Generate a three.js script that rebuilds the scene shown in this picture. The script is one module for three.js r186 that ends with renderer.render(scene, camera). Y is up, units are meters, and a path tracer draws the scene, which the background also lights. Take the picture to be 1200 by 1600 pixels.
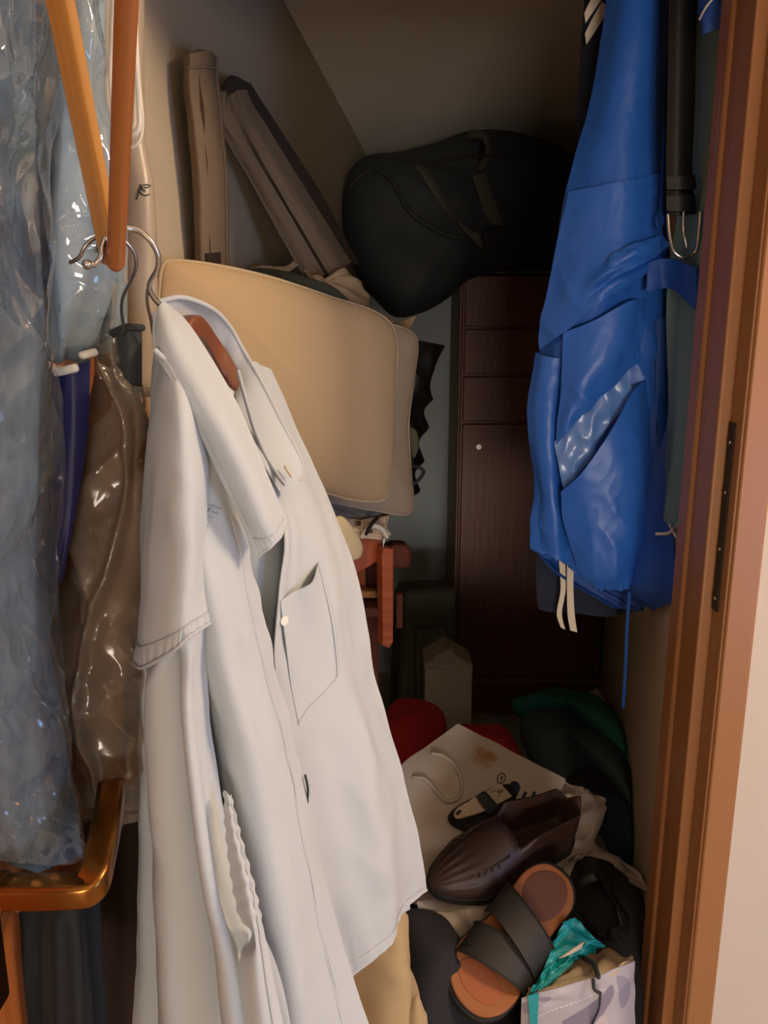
import * as THREE from 'three';
import { RoundedBoxGeometry } from 'three/addons/geometries/RoundedBoxGeometry.js';
import { mergeGeometries } from 'three/addons/utils/BufferGeometryUtils.js';
import { ImprovedNoise } from 'three/addons/math/ImprovedNoise.js';
import { RectAreaLightUniformsLib } from 'three/addons/lights/RectAreaLightUniformsLib.js';
RectAreaLightUniformsLib.init();

// ---------- camera, light, exposure ----------
const V3 = THREE.Vector3;
const scene = new THREE.Scene();
const FP = 1164, PITCH = 12 * Math.PI / 180, EYE = new V3(0, 1.5, 0);
const camera = new THREE.PerspectiveCamera(2 * Math.atan(800 / FP) * 180 / Math.PI, 0.75, 0.05, 30);
camera.position.copy(EYE); camera.rotation.set(-PITCH, 0, 0);
scene.background = new THREE.Color(0x000000);
const KEY = { pos: [1.72, 2.34, -0.47], w: 0.46, h: 0.34, I: 80, color: 0xffe2c0 };  // unseen source at right, lights the shirt, cushion and left wall
const COOL = { pos: [1.72, 0.95, 0.3], w: 0.7, h: 0.9, I: 6.0, color: 0x8fbcff };  // unseen low source at right, tints the lower shirt blue
const FILL = { pos: [0.3, 0.62, 4.54], w: 1.7, h: 1.0, I: 16.5, color: 0xffecd6 };  // unseen low source behind the camera, brightens the closet interior
const UNSEEN_LAMP = { pos: [0.5, 2.56, 0.9], I: 1.2, w: 0.6, h: 0.6, color: 0xffdcae };  // unseen ceiling lamp behind the camera, warm light from above
const EXPOSURE = 1.15;
const renderer = new THREE.WebGLRenderer({ antialias: true });
renderer.toneMapping = THREE.LinearToneMapping;
renderer.toneMappingExposure = EXPOSURE;
renderer.shadowMap.enabled = true;

// ---------- helpers ----------
const CP = Math.cos(PITCH), SP = Math.sin(PITCH);
const noiseGen = (() => { const r = Math.random; let s = 7; Math.random = () => (s = (s * 16807) % 2147483647) / 2147483647; const n = new ImprovedNoise(); Math.random = r; return n; })();
const N = (x, y, z = 0) => noiseGen.noise(x + 31.7, y + 17.3, z + 5.1);
function rng(seed) { let s = seed * 7919 % 2147483647 || 1; return () => (s = (s * 16807) % 2147483647) / 2147483647; }
// a viewing direction of the photograph carried to the distance f in front of the lens
const leftWallX = z => -0.325 + 0.1175 * (-z - 1.144);
const rightWallX = z => 0.475 + 0.245 * (-z - 1.144);
function P(px, py, f) {
  if (f > 1.15) { const k = (px - 600) / (FP * CP + (800 - py) * SP); // inside the closet: stay between its walls
    if (k * f < leftWallX(-f) + 0.008) f = Math.max(1.0, (-0.325 - 0.1175 * 1.144 + 0.008) / (k - 0.1175));
    if (k * f > rightWallX(-f) - 0.008) f = Math.max(1.12, (0.475 - 0.245 * 1.144 - 0.008) / (k - 0.245)); }
  const a = px - 600, b = 800 - py, s = f / (FP * CP + b * SP); return new V3(a * s, 1.5 + (b * CP - FP * SP) * s, -f); }
function project(p) { const y = p.y - 1.5, z = -p.z, d = z * CP - y * SP, u = y * CP + z * SP; return [600 + p.x / d * FP, 800 - u / d * FP]; }
const clamp = (x, a = 0, b = 1) => Math.min(b, Math.max(a, x));
const sstep = (a, b, x) => { const t = clamp((x - a) / (b - a)); return t * t * (3 - 2 * t); };
const bumpf = (x, c, w) => { const t = (x - c) / w; return Math.exp(-t * t); };
const ridged = (x, y, z) => 1 - Math.abs(N(x, y, z)) * 2;

const used = {};
function numbered(name) { const n = used[name] = (used[name] ?? -1) + 1; return n ? `${name}_${String(n).padStart(3, '0')}` : name; }
function thing(name, label, category, group) {
  const g = new THREE.Group(); g.name = numbered(name); g.userData = { label, category }; if (group) g.userData.group = group;
  scene.add(g); return g;
}
function part(parent, name, geo, mat, label) {
  if (Array.isArray(geo)) geo = join(geo);
  const m = new THREE.Mesh(geo, mat); m.name = name; m.castShadow = m.receiveShadow = true;
  if (label) m.userData.label = label;
  parent.add(m); return m;
}
function solo(name, label, category, geo, mat, group) {
  if (Array.isArray(geo)) geo = join(geo);
  const m = part(scene, numbered(name), geo, mat); m.userData = { label, category }; if (group) m.userData.group = group; return m;
}
function struct(name, geo, mat) { if (Array.isArray(geo)) geo = join(geo); const m = part(scene, name, geo, mat); m.userData.kind = 'structure'; return m; }
function join(gs) {
  return mergeGeometries(gs.map(g => { g = g.index ? g.toNonIndexed() : g; const o = new THREE.BufferGeometry(); for (const k of ['position', 'normal', 'uv']) o.setAttribute(k, g.attributes[k]); return o; }));
}
// every object stands at its own base: shapes are shifted so that the origin is the middle of the foot of the thing
function settle() {
  for (const o of scene.children) {
    if (!o.isGroup && !o.isMesh) continue;
    if (o.position.lengthSq() > 0 || o.userData.placed) continue;
    const b = new THREE.Box3().setFromObject(o); if (b.isEmpty()) continue;
    const c = b.getCenter(new V3()); c.y = b.min.y;
    const done = new Set();
    o.traverse(m => { if (m.isMesh && !done.has(m.geometry)) { done.add(m.geometry); m.geometry.translate(-c.x, -c.y, -c.z); } });
    o.position.copy(c);
  }
}
function cat(p0, p1, p2, p3, t) {
  const t2 = t * t, t3 = t2 * t;
  return 0.5 * ((2 * p1) + (-p0 + p2) * t + (2 * p0 - 5 * p1 + 4 * p2 - p3) * t2 + (-p0 + 3 * p1 - 3 * p2 + p3) * t3);
}
function spl(arr, t, comp) { // arr of V3, t 0..1
  const n = arr.length - 1, x = clamp(t) * n, i = Math.min(n - 1, Math.floor(x)), f = x - i;
  const e = (a, b) => a.clone().multiplyScalar(2).sub(b);
  const p1 = arr[i], p2 = arr[i + 1], p0 = i > 0 ? arr[i - 1] : e(p1, p2), p3 = i + 2 <= n ? arr[i + 2] : e(p2, p1);
  return new V3(cat(p0.x, p1.x, p2.x, p3.x, f), cat(p0.y, p1.y, p2.y, p3.y, f), cat(p0.z, p1.z, p2.z, p3.z, f));
}
// a sheet of cloth, paper or film through a net of measured points; fold(u, v, p) pushes it out along its normal
class Sheet {
  constructor(grid, o = {}) {
    this.g = grid.map(r => r.map(c => c.isVector3 ? c : P(...c)));
    this.o = o; this.nu = o.nu ?? 36; this.nv = o.nv ?? 56; this.th = o.thick ?? 0.0016; this.flip = 1;
    const a = this.flat(0.5, 0.5), n = this.flatN(0.5, 0.5);
    const to = o.face ?? EYE.clone().sub(a);
    if (n.dot(to) < 0) this.flip = -1;
  }
  flat(u, v) { return spl(this.g.map(r => spl(r, u)), v); }
  flatN(u, v) {
    const h = 0.01, du = this.flat(Math.min(1, u + h), v).sub(this.flat(Math.max(0, u - h), v)), dv = this.flat(u, Math.min(1, v + h)).sub(this.flat(u, Math.max(0, v - h)));
    return du.cross(dv).normalize().multiplyScalar(this.flip);
  }
  at(u, v, off = 0) { const p = this.flat(u, v); const d = (this.o.fold ? this.o.fold(u, v, p) : 0) + off; return d ? p.addScaledVector(this.flatN(u, v), d) : p; }
  find(px, py) {
    let best = [0, 0], bd = 1e9;
    for (let i = 0; i <= 24; i++) for (let j = 0; j <= 24; j++) { const q = project(this.flat(i / 24, j / 24)), d = (q[0] - px) ** 2 + (q[1] - py) ** 2; if (d < bd) { bd = d; best = [i / 24, j / 24]; } }
    let st = 1 / 24;
    for (let k = 0; k < 9; k++) { st *= 0.6; const c = best; for (const [a, b] of [[1, 0], [-1, 0], [0, 1], [0, -1], [1, 1], [-1, -1], [1, -1], [-1, 1]]) { const u = clamp(c[0] + a * st), v = clamp(c[1] + b * st), q = project(this.flat(u, v)), d = (q[0] - px) ** 2 + (q[1] - py) ** 2; if (d < bd) { bd = d; best = [u, v]; } } }
    return best;
  }
  on(px, py, off = 0) { const [u, v] = this.find(px, py); return this.at(u, v, off); }
  geo() {
    const { nu, nv, th } = this, W = nu + 1, F = [], Nn = [], uv = [];
    const wid = this.flat(0, 0.5).distanceTo(this.flat(1, 0.5)), hei = this.flat(0.5, 0).distanceTo(this.flat(0.5, 1));
    for (let j = 0; j <= nv; j++) {
      const v = j / nv, row = [];
      for (let i = 0; i <= nu; i++) { const u = i / nu; F.push(this.at(u, v)); uv.push(this.o.unit ? [u, 1 - v] : [u * wid, (1 - v) * hei]); }
    }
    const id = (i, j) => j * W + i;
    for (let j = 0; j <= nv; j++) for (let i = 0; i <= nu; i++) {
      const du = F[id(Math.min(nu, i + 1), j)].clone().sub(F[id(Math.max(0, i - 1), j)]), dv = F[id(i, Math.min(nv, j + 1))].clone().sub(F[id(i, Math.max(0, j - 1))]);
      const n = du.cross(dv); if (n.lengthSq() < 1e-18) n.copy(this.flatN(i / nu, j / nv)).multiplyScalar(this.flip); Nn.push(n.normalize().multiplyScalar(this.flip));
    }
    const pos = [], nor = [], uvs = [], idx = [];
    const push = (p, n, t) => { pos.push(p.x, p.y, p.z); nor.push(n.x, n.y, n.z); uvs.push(t[0], t[1]); return pos.length / 3 - 1; };
    const quad = (a, b, c, d, n) => { // choose winding to agree with n
      const A = new V3().fromArray(pos, a * 3), B = new V3().fromArray(pos, b * 3), C = new V3().fromArray(pos, c * 3), D = new V3().fromArray(pos, d * 3);
      const x = C.clone().sub(A).cross(D.sub(B));
      if (x.dot(n) >= 0) idx.push(a, b, c, a, c, d); else idx.push(a, c, b, a, d, c);
    };
    F.forEach((p, k) => push(p, Nn[k], uv[k]));
    for (let j = 0; j < nv; j++) for (let i = 0; i < nu; i++) quad(id(i, j), id(i + 1, j), id(i + 1, j + 1), id(i, j + 1), Nn[id(i, j)]);
    if (th > 0) {
      const o = F.length, B = F.map((p, k) => p.clone().addScaledVector(Nn[k], -th));
      B.forEach((p, k) => push(p, Nn[k].clone().negate(), uv[k]));
      for (let j = 0; j < nv; j++) for (let i = 0; i < nu; i++) quad(o + id(i, j), o + id(i + 1, j), o + id(i + 1, j + 1), o + id(i, j + 1), Nn[id(i, j)].clone().negate());
      const rim = []; for (let i = 0; i < nu; i++) rim.push([id(i, 0), id(i + 1, 0)]); for (let j = 0; j < nv; j++) rim.push([id(nu, j), id(nu, j + 1)]); for (let i = nu; i > 0; i--) rim.push([id(i, nv), id(i - 1, nv)]); for (let j = nv; j > 0; j--) rim.push([id(0, j), id(0, j - 1)]);
      const cen = F[id(nu >> 1, nv >> 1)];
      for (const [a, b] of rim) {
        const n = F[b].clone().sub(F[a]).cross(Nn[a]); if (n.lengthSq() < 1e-18) continue; n.normalize(); if (n.dot(F[a].clone().sub(cen)) < 0) n.negate();
        const q = [push(F[a], n, uv[a]), push(F[b], n, uv[b]), push(B[b], n, uv[b]), push(B[a], n, uv[a])]; quad(...q, n);
      }
    }
    const g = new THREE.BufferGeometry();
    g.setAttribute('position', new THREE.Float32BufferAttribute(pos, 3)); g.setAttribute('normal', new THREE.Float32BufferAttribute(nor, 3)); g.setAttribute('uv', new THREE.Float32BufferAttribute(uvs, 2)); g.setIndex(idx);
    return g;
  }
}
const sheet = (grid, o) => new Sheet(grid, o).geo();
function tube(pts, r, o = {}) {
  const v = pts.map(p => p.isVector3 ? p : P(...p)), c = new THREE.CatmullRomCurve3(v, !!o.closed, 'centripetal');
  const g = new THREE.TubeGeometry(c, o.n ?? Math.max(8, v.length * 6), r, o.sides ?? 8, !!o.closed);
  if (o.closed || o.open) return g;
  const caps = [v[0], v[v.length - 1]].map(p => { const s = new THREE.SphereGeometry(r, 8, 6); s.translate(p.x, p.y, p.z); return s; });
  return join([g, ...caps]);
}
// a stuffed or sewn body: closed outline, swelling to the front and back of its own mean plane
function puff(outline, o = {}) {
  const raw = outline.map(p => p.isVector3 ? p : P(...p)), M = o.m ?? 72, R = o.rings ?? 16;
  const curve = new THREE.CatmullRomCurve3(raw, true, 'centripetal', 0.5);
  const ring = curve.getPoints(M); ring.pop();
  const c = new V3(); ring.forEach(p => c.add(p)); c.divideScalar(M); if (o.center) c.copy(P(...o.center));
  let n = new V3(); ring.forEach((p, i) => { const q = ring[(i + 1) % M]; n.x += (p.y - q.y) * (p.z + q.z); n.y += (p.z - q.z) * (p.x + q.x); n.z += (p.x - q.x) * (p.y + q.y); }); n.normalize();
  if (n.dot(EYE.clone().sub(c)) < 0) n.negate(); if (o.normal) n = o.normal.clone().normalize();
  const ux = new V3(0, 1, 0).cross(n).normalize(), uy = n.clone().cross(ux);
  const pw = o.pw ?? 2.4, q = o.q ?? 2.0;
  const pos = [], uvs = [], idx = [];
  const add = p => { pos.push(p.x, p.y, p.z); uvs.push(p.dot(ux), p.dot(uy)); };
  const side = (sgn, T) => {
    const base = pos.length / 3;
    for (let k = 0; k <= R; k++) {
      const r = Math.sin(k / R * Math.PI / 2), h = Math.pow(Math.max(0, 1 - Math.pow(r, pw)), 1 / q) * T;
      for (let i = 0; i < M; i++) {
        const p = c.clone().lerp(ring[i], r); let d = h;
        if (o.noise && k < R) d += o.noise(p.dot(ux), p.dot(uy), r, sgn, p);
        p.addScaledVector(n, sgn * d); add(p);
      }
    }
    for (let k = 0; k < R; k++) for (let i = 0; i < M; i++) { const a = base + k * M + i, b = base + k * M + (i + 1) % M, cc = a + M, d = b + M; idx.push(...(sgn > 0 ? [a, cc, b, b, cc, d] : [a, b, cc, b, d, cc])); }
  };
  side(1, o.front ?? 0.05); side(-1, o.back ?? 0.05);
  // wind outward
  const A = new V3().fromArray(pos, 0), i0 = idx.slice(0, 3).map(i => new V3().fromArray(pos, i * 3));
  let s = 0; for (let t = 0; t < Math.min(idx.length, M * 9); t += 3) { const [a, b, d] = [0, 1, 2].map(k => new V3().fromArray(pos, idx[t + k] * 3)); s += b.sub(a).cross(d.sub(a)).dot(n); }
  if (s < 0) for (let t = 0; t < idx.length; t += 3) { const x = idx[t + 1]; idx[t + 1] = idx[t + 2]; idx[t + 2] = x; }
  const g = new THREE.BufferGeometry();
  g.setAttribute('position', new THREE.Float32BufferAttribute(pos, 3)); g.setAttribute('uv', new THREE.Float32BufferAttribute(uvs, 2)); g.setIndex(idx); g.computeVertexNormals();
  g.userData = {}; puff.last = { ring, n, c, ux, uy };
  return g;
}
function box(cx, cy, cz, w, h, d, r = 0.003) { const g = new RoundedBoxGeometry(w, h, d, 2, Math.min(r, w / 2.1, h / 2.1, d / 2.1)); g.translate(cx, cy, cz); return g; }
function bar(A, B, w, t, up = new V3(0, 0, 1), r = 0.003) { // w across, t along up
  const L = A.distanceTo(B), g = new RoundedBoxGeometry(w, L, t, 2, Math.min(r, w / 2.1, t / 2.1));
  const y = B.clone().sub(A).normalize(), x = y.clone().cross(up).normalize(), z = x.clone().cross(y);
  g.applyMatrix4(new THREE.Matrix4().makeBasis(x, y, z).setPosition(A.clone().add(B).multiplyScalar(0.5))); return g;
}
function sweep(a, w, t, up, n = 40) { // a bent wooden bow: rounded rectangle swept along a curve
  const c = new THREE.CatmullRomCurve3(a), prof = [], R = 0.3, pos = [], uv = [], idx = [];
  for (let i = 0; i < 24; i++) { const q = i / 24 * Math.PI * 2, e = 0.45; prof.push([Math.sign(Math.cos(q)) * Math.abs(Math.cos(q)) ** e * w / 2, Math.sign(Math.sin(q)) * Math.abs(Math.sin(q)) ** e * t / 2]); }
  const m = prof.length;
  for (let k = -1; k <= n + 1; k++) {
    const s = clamp(k / n), p = c.getPoint(s), y = c.getTangent(s), x = y.clone().cross(up).normalize(), z = x.clone().cross(y), e = k < 0 || k > n ? 0.6 : 1;
    if (e < 1) p.addScaledVector(y, (k < 0 ? -1 : 1) * t * 0.2);
    for (let i = 0; i < m; i++) { const q = p.clone().addScaledVector(x, prof[i][0] * e).addScaledVector(z, prof[i][1] * e); pos.push(q.x, q.y, q.z); uv.push(prof[i][0], s * 0.3); }
  }
  for (let k = 0; k < n + 2; k++) for (let i = 0; i < m; i++) { const b = k * m + i, d = k * m + (i + 1) % m; idx.push(b, b + m, d, d, b + m, d + m); }
  for (const [st, f] of [[0, 0], [(n + 2) * m, 1]]) for (let i = 1; i < m - 1; i++) idx.push(...(f ? [st, st + i + 1, st + i] : [st, st + i, st + i + 1]));
  const g = new THREE.BufferGeometry(); g.setAttribute('position', new THREE.Float32BufferAttribute(pos, 3)); g.setAttribute('uv', new THREE.Float32BufferAttribute(uv, 2)); g.setIndex(idx); g.computeVertexNormals(); return g;
}
function poly(pts, thick, dir, bevel = 0.002) { // flat cut board through world points, thickness along dir
  const w = pts.map(p => p.isVector3 ? p : P(...p)), o = w[0].clone();
  let n = new V3(); w.forEach((p, i) => { const q = w[(i + 1) % w.length]; n.x += (p.y - q.y) * (p.z + q.z); n.y += (p.z - q.z) * (p.x + q.x); n.z += (p.x - q.x) * (p.y + q.y); }); n.normalize(); if (n.dot(dir ?? EYE.clone().sub(o)) < 0) n.negate();
  const x = w[1].clone().sub(o); x.addScaledVector(n, -x.dot(n)).normalize(); const y = n.clone().cross(x);
  const s = new THREE.Shape(w.map(p => { const d = p.clone().sub(o); return new THREE.Vector2(d.dot(x), d.dot(y)); }));
  const g = new THREE.ExtrudeGeometry(s, { depth: thick - 2 * bevel, bevelEnabled: true, bevelSize: bevel, bevelThickness: bevel, bevelSegments: 2, bevelOffset: -bevel });
  g.translate(0, 0, -thick + bevel); g.applyMatrix4(new THREE.Matrix4().makeBasis(x, y, n).setPosition(o)); return g;
}
function frame(A, B, up) { // local x from A to B, local y near up
  const x = B.clone().sub(A).normalize(), z = x.clone().cross(up).normalize(), y = z.clone().cross(x);
  return new THREE.Matrix4().makeBasis(x, y, z).setPosition(A);
}
const ptr = (a, f) => a.map(p => [p[0], p[1], p[2] ?? f]);

// ---------- materials ----------
const texCache = {};
function noiseTex(key, size, fn, color) {
  if (texCache[key]) return texCache[key];
  const d = new Uint8Array(size * size * 4);
  for (let y = 0; y < size; y++) for (let x = 0; x < size; x++) { const c = fn(x / size, y / size), k = (y * size + x) * 4; const v = Array.isArray(c) ? c : [c, c, c]; for (let i = 0; i < 3; i++) d[k + i] = clamp(v[i]) * 255; d[k + 3] = 255; }
  const t = new THREE.DataTexture(d, size, size); t.wrapS = t.wrapT = THREE.RepeatWrapping; t.magFilter = THREE.LinearFilter; t.minFilter = THREE.LinearMipmapLinearFilter; t.generateMipmaps = true;
  if (color) t.colorSpace = THREE.SRGBColorSpace; t.needsUpdate = true; return texCache[key] = t;
}
function fbm(x, y, per, oct = 4) { // tileable in 0..1
  let s = 0, a = 0.5; for (let o = 0; o < oct; o++) { const f = per * 2 ** o, th = x * 2 * Math.PI, ph = y * 2 * Math.PI, r = f / 6.283; s += a * N(Math.cos(th) * r + 9 * o, Math.sin(th) * r + Math.cos(ph) * r, Math.sin(ph) * r); a *= 0.5; } return s;
}
const weave = noiseTex('weave', 256, (x, y) => 0.5 + 0.22 * Math.sin(x * 402.12) * Math.sin(y * 402.12) + 0.25 * fbm(x, y, 24, 3));
const cloudy = noiseTex('cloudy', 256, (x, y) => 0.5 + 0.6 * fbm(x, y, 4, 5));
const creaseT = noiseTex('crease', 512, (x, y) => { let s = 0, a = 0.6; for (const k of [5, 11, 23]) { s += a * Math.pow(1 - Math.min(1, Math.abs(fbm(x + k * 0.013, y, k, 1)) * 5), 2); a *= 0.55; } return s * 0.7; });
const leatherT = noiseTex('leather', 256, (x, y) => 0.5 + 0.5 * Math.abs(fbm(x, y, 30, 3)) + 0.2 * fbm(x, y, 8, 2));
const rep = (t, r) => { const c = t.clone(); c.repeat.set(r, r); c.needsUpdate = true; return c; };
const weaveF = rep(weave, 18), weaveC = rep(weave, 8), cloudM = rep(cloudy, 3), leatherM = rep(leatherT, 9);
const S = (color, rough = 0.9, o = {}) => new THREE.MeshStandardMaterial({ color, roughness: rough, side: THREE.DoubleSide, ...o });
const PH = (color, rough, o = {}) => new THREE.MeshPhysicalMaterial({ color, roughness: rough, side: THREE.DoubleSide, ...o });
const cloth = (color, o = {}) => PH(color, o.rough ?? 0.92, { sheen: 0.25, sheenRoughness: 0.6, sheenColor: new THREE.Color(color), bumpMap: o.coarse ? weaveC : weaveF, bumpScale: o.bump ?? 0.0004, ...(o.ex ?? {}) });
function woodTex(key, a, b, sx, sy) {
  const A = new THREE.Color(a), B = new THREE.Color(b); const t = noiseTex(key, 512, (x, y) => {
    const w = fbm(x, y, 2, 2) * 0.12, g = 0.5 + 0.5 * Math.sin((x + w) * 6.2832 * 7 + 3 * fbm(x, y, 3, 2)), f = fbm(x * 1, y * 0.08, 60, 3);
    const k = clamp(0.25 + 0.35 * g + 0.9 * f); const c = A.clone().lerp(B, k).convertLinearToSRGB(); return [c.r, c.g, c.b];
  }, true).clone(); t.repeat.set(sx, sy); t.needsUpdate = true; return t;
}
const wood = (key, a, b, rough = 0.45, sx = 5, sy = 1, o = {}) => PH(0xffffff, rough, { map: woodTex(key, a, b, sx, sy), clearcoat: o.coat ?? 0.25, clearcoatRoughness: 0.35 });
function denimMap(key, a, b) { const A = new THREE.Color(a), B = new THREE.Color(b); const t = noiseTex(key, 512, (x, y) => { const k = clamp(0.5 + 0.5 * fbm(x, y * 0.25, 40, 3) + 0.5 * fbm(x, y, 5, 3) + 0.12 * Math.sin((x + y) * 6.2832 * 120)); const c = A.clone().lerp(B, k).convertLinearToSRGB(); return [c.r, c.g, c.b]; }, true).clone(); t.repeat.set(3, 3); t.needsUpdate = true; return t; }
const M = {
  wall: S(0xb3a58d, 0.9, { bumpMap: cloudM, bumpScale: 0.0012 }),
  wallDim: S(0x6a5744, 0.9, { bumpMap: cloudM, bumpScale: 0.001 }),  // dark tone of the unseen hall walls, keeps bounce off the sleeve
  wallHall: S(0xc4b8aa, 0.9, { bumpMap: cloudM, bumpScale: 0.001 }),
  ceil: S(0xf2ebdf, 0.92, { bumpMap: cloudM, bumpScale: 0.001 }),
  wallGrey: S(0xb4c0c2, 0.92, { bumpMap: cloudM, bumpScale: 0.001 }),
  floor: wood('floorwood', 0xb39c80, 0xc9b496, 0.5, 3, 1),  // pale tone chosen to bounce light up to the ceiling
  frame: wood('framewood', 0x875630, 0xa57543, 0.42, 6, 0.6),
  door: wood('doorwood', 0x8a4a22, 0xb0682f, 0.4, 3, 0.5),
  mahog: wood('mahogany', 0x6a4234, 0x85564a, 0.5, 3, 0.8, { coat: 0.15 }),
  mahogEdge: S(0x8a6a50, 0.6),
  chair: wood('chairwood', 0xa04a20, 0xbf6534, 0.6, 5, 1, { coat: 0.05 }),
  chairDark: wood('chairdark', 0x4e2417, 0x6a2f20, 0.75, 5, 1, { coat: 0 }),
  hangerLight: wood('beech', 0xa87232, 0xbb8745, 0.4, 8, 1, { coat: 0.4 }),
  hangerDark: wood('cherry', 0x6a3a1c, 0x80492a, 0.35, 8, 1, { coat: 0.5 }),
  chrome: S(0xc4c0ba, 0.18, { metalness: 1 }),
  wire: S(0x9a9894, 0.3, { metalness: 1 }),
  bronze: S(0x94622e, 0.26, { metalness: 1 }),
  darkSteel: S(0x2a2522, 0.4, { metalness: 0.8 }),
  shirt: PH(0xb4babe, 0.9, { sheen: 0.15, sheenRoughness: 0.7, bumpMap: weaveF, bumpScale: 0.0002 }),
  shirtThread: S(0xb8bcbd, 0.9),
  button: PH(0xe6e2da, 0.25, { clearcoat: 0.6 }),
  nylon: PH(0x2b68cc, 0.4, { sheen: 0.2, sheenColor: new THREE.Color(0x5a86d8), bumpMap: rep(cloudy, 14), bumpScale: 0.0006 }),
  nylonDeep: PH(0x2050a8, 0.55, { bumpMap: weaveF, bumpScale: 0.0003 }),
  nylonLine: PH(0x5f8ad2, 0.3, { clearcoat: 0.3 }),
  navy: cloth(0x222a40), whiteTape: cloth(0xe6dfcf), teal: cloth(0x6d8c8c), belt: PH(0x0e0c0a, 0.5, { bumpMap: leatherM, bumpScale: 0.0006 }),
  bag: PH(0x2b2f31, 0.75, { bumpMap: weaveC, bumpScale: 0.0008 }), bagStrap: cloth(0x4a473b, { coarse: 1, bump: 0.0008 }),
  cushion: cloth(0xbca27c), cushionGrey: cloth(0xa39584), piping: cloth(0xc4b08e), pipingGrey: cloth(0xb3a694),
  coverA: cloth(0x746350), coverB: cloth(0x7c6b57), coverShade: cloth(0x3c3128), crumple: cloth(0xb49c7c),  // includes a dark cover fabric: shade of openings and back side in colour
  film: PH(0xfafcff, 0.06, { transmission: 0.965, thickness: 0, ior: 1.6, bumpMap: rep(creaseT, 1.7), bumpScale: 0.008 }),
  filmHaze: PH(0xf2f5f8, 0.2, { transmission: 0.88, thickness: 0, ior: 1.5 }),
  filmSmoke: PH(0xe6d8c4, 0.14, { transmission: 0.88, thickness: 0, ior: 1.5, bumpMap: rep(creaseT, 2.2), bumpScale: 0.006 }),
  denim: PH(0xffffff, 0.9, { map: denimMap('denim', 0x22313e, 0x566a78), bumpMap: weaveF, bumpScale: 0.0005 }),
  denimPale: PH(0xffffff, 0.9, { map: denimMap('denimpale', 0x6f828f, 0x8e9ca4), bumpMap: weaveF, bumpScale: 0.0004 }),
  denimDark: PH(0xffffff, 0.9, { map: denimMap('denimdark', 0x0e1113, 0x1d2123), bumpMap: weaveF, bumpScale: 0.0006 }),
  coat: PH(0x5c3a1c, 0.55, { sheen: 0.3, sheenRoughness: 0.4 }), hangerBar: PH(0x935626, 0.38, { clearcoat: 0.4, clearcoatRoughness: 0.3 }), coatDark: cloth(0x2a1a12), charcoal: cloth(0x33373a), navySheet: PH(0x1a1c55, 0.5), paperWhite: S(0xe6e2d8, 0.7), rope: cloth(0xece6d8, { coarse: 1 }),
  plasticTag: PH(0xb8a894, 0.35, { transmission: 0.25, thickness: 0 }), ink: S(0x27302e, 0.6), rust: S(0x9a4a22, 0.5),
  paperBag: S(0xc0b5aa, 0.75, { bumpMap: rep(cloudy, 6), bumpScale: 0.001 }), carton: S(0xc9bdac, 0.7), crepe: S(0xb7a283, 0.8, { bumpMap: rep(cloudy, 5), bumpScale: 0.002 }),
  red: cloth(0xb8282c), tealCloth: cloth(0x318078), slate: cloth(0x44555e), olive: cloth(0x585c4c), blackCloth: cloth(0x201f23),
  brownLeather: PH(0x35201a, 0.55, { bumpMap: leatherM, bumpScale: 0.0006, clearcoat: 0.15, clearcoatRoughness: 0.4 }), blackLeather: PH(0x1a1817, 0.5, { bumpMap: leatherM, bumpScale: 0.0007 }),
  lining: S(0x17130f, 0.9), sole: S(0x14110f, 0.7), strap: PH(0x211d19, 0.62, { bumpMap: leatherM, bumpScale: 0.0008 }),
  cork: S(0x985c32, 0.7, { bumpMap: leatherM, bumpScale: 0.0004 }), corkDark: S(0x694030, 0.75), turquoise: PH(0x0f9aa0, 0.4, { clearcoat: 0.3 }),
  khaki: cloth(0xae9670), cream: S(0xe8d3a0, 0.75), insole: S(0xc6b7a2, 0.8), greyMesh: cloth(0x8d867d, { coarse: 1, bump: 0.0015 }), suitcase: cloth(0x5e5c50, { coarse: 1 })
};

// ---------- unseen lamps of the hall ----------
function areaLight(spec, look) {
  const l = new THREE.RectAreaLight(spec.color, spec.I, spec.w, spec.h); l.position.set(...spec.pos); l.lookAt(...look); scene.add(l); return l;
}
// ---------- structure: closet and the hall in front of it ----------
const CEIL = 2.30, ZF = -1.0, ZB = -1.144;
function wallAlong(x0, z0, x1, z1, y0, y1, t, away) { // a wall with its face on the line, thickness away from the room
  const dx = x1 - x0, dz = z1 - z0, L = Math.hypot(dx, dz), nx = -dz / L * away, nz = dx / L * away;
  const s = new THREE.Shape([[x0, z0], [x1, z1], [x1 + nx * t, z1 + nz * t], [x0 + nx * t, z0 + nz * t]].map(p => new THREE.Vector2(p[0], -p[1])));
  const g = new THREE.ExtrudeGeometry(s, { depth: y1 - y0, bevelEnabled: false }); g.rotateX(-Math.PI / 2); g.translate(0, y0, 0); return g;
}
struct('floor', box(0.0, -0.05, 0.6, 3.75, 0.1, 8.2, 0.001), M.floor);
struct('wall_left', wallAlong(-0.337, -1.05, leftWallX(-3.33), -3.33, 0, CEIL, 0.1, -1), M.wall);
struct('wall_right', wallAlong(rightWallX(-1.144), -1.144, rightWallX(-3.33), -3.33, 0, CEIL, 0.1, 1), M.wall);
struct('wall_back', box(0.45, CEIL / 2, -3.39, 1.7, CEIL, 0.1, 0.001), M.wallGrey);
struct('ceiling', box(0.4, CEIL + 0.05, -2.24, 2.2, 0.1, 2.3, 0.001), M.ceil);
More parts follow.
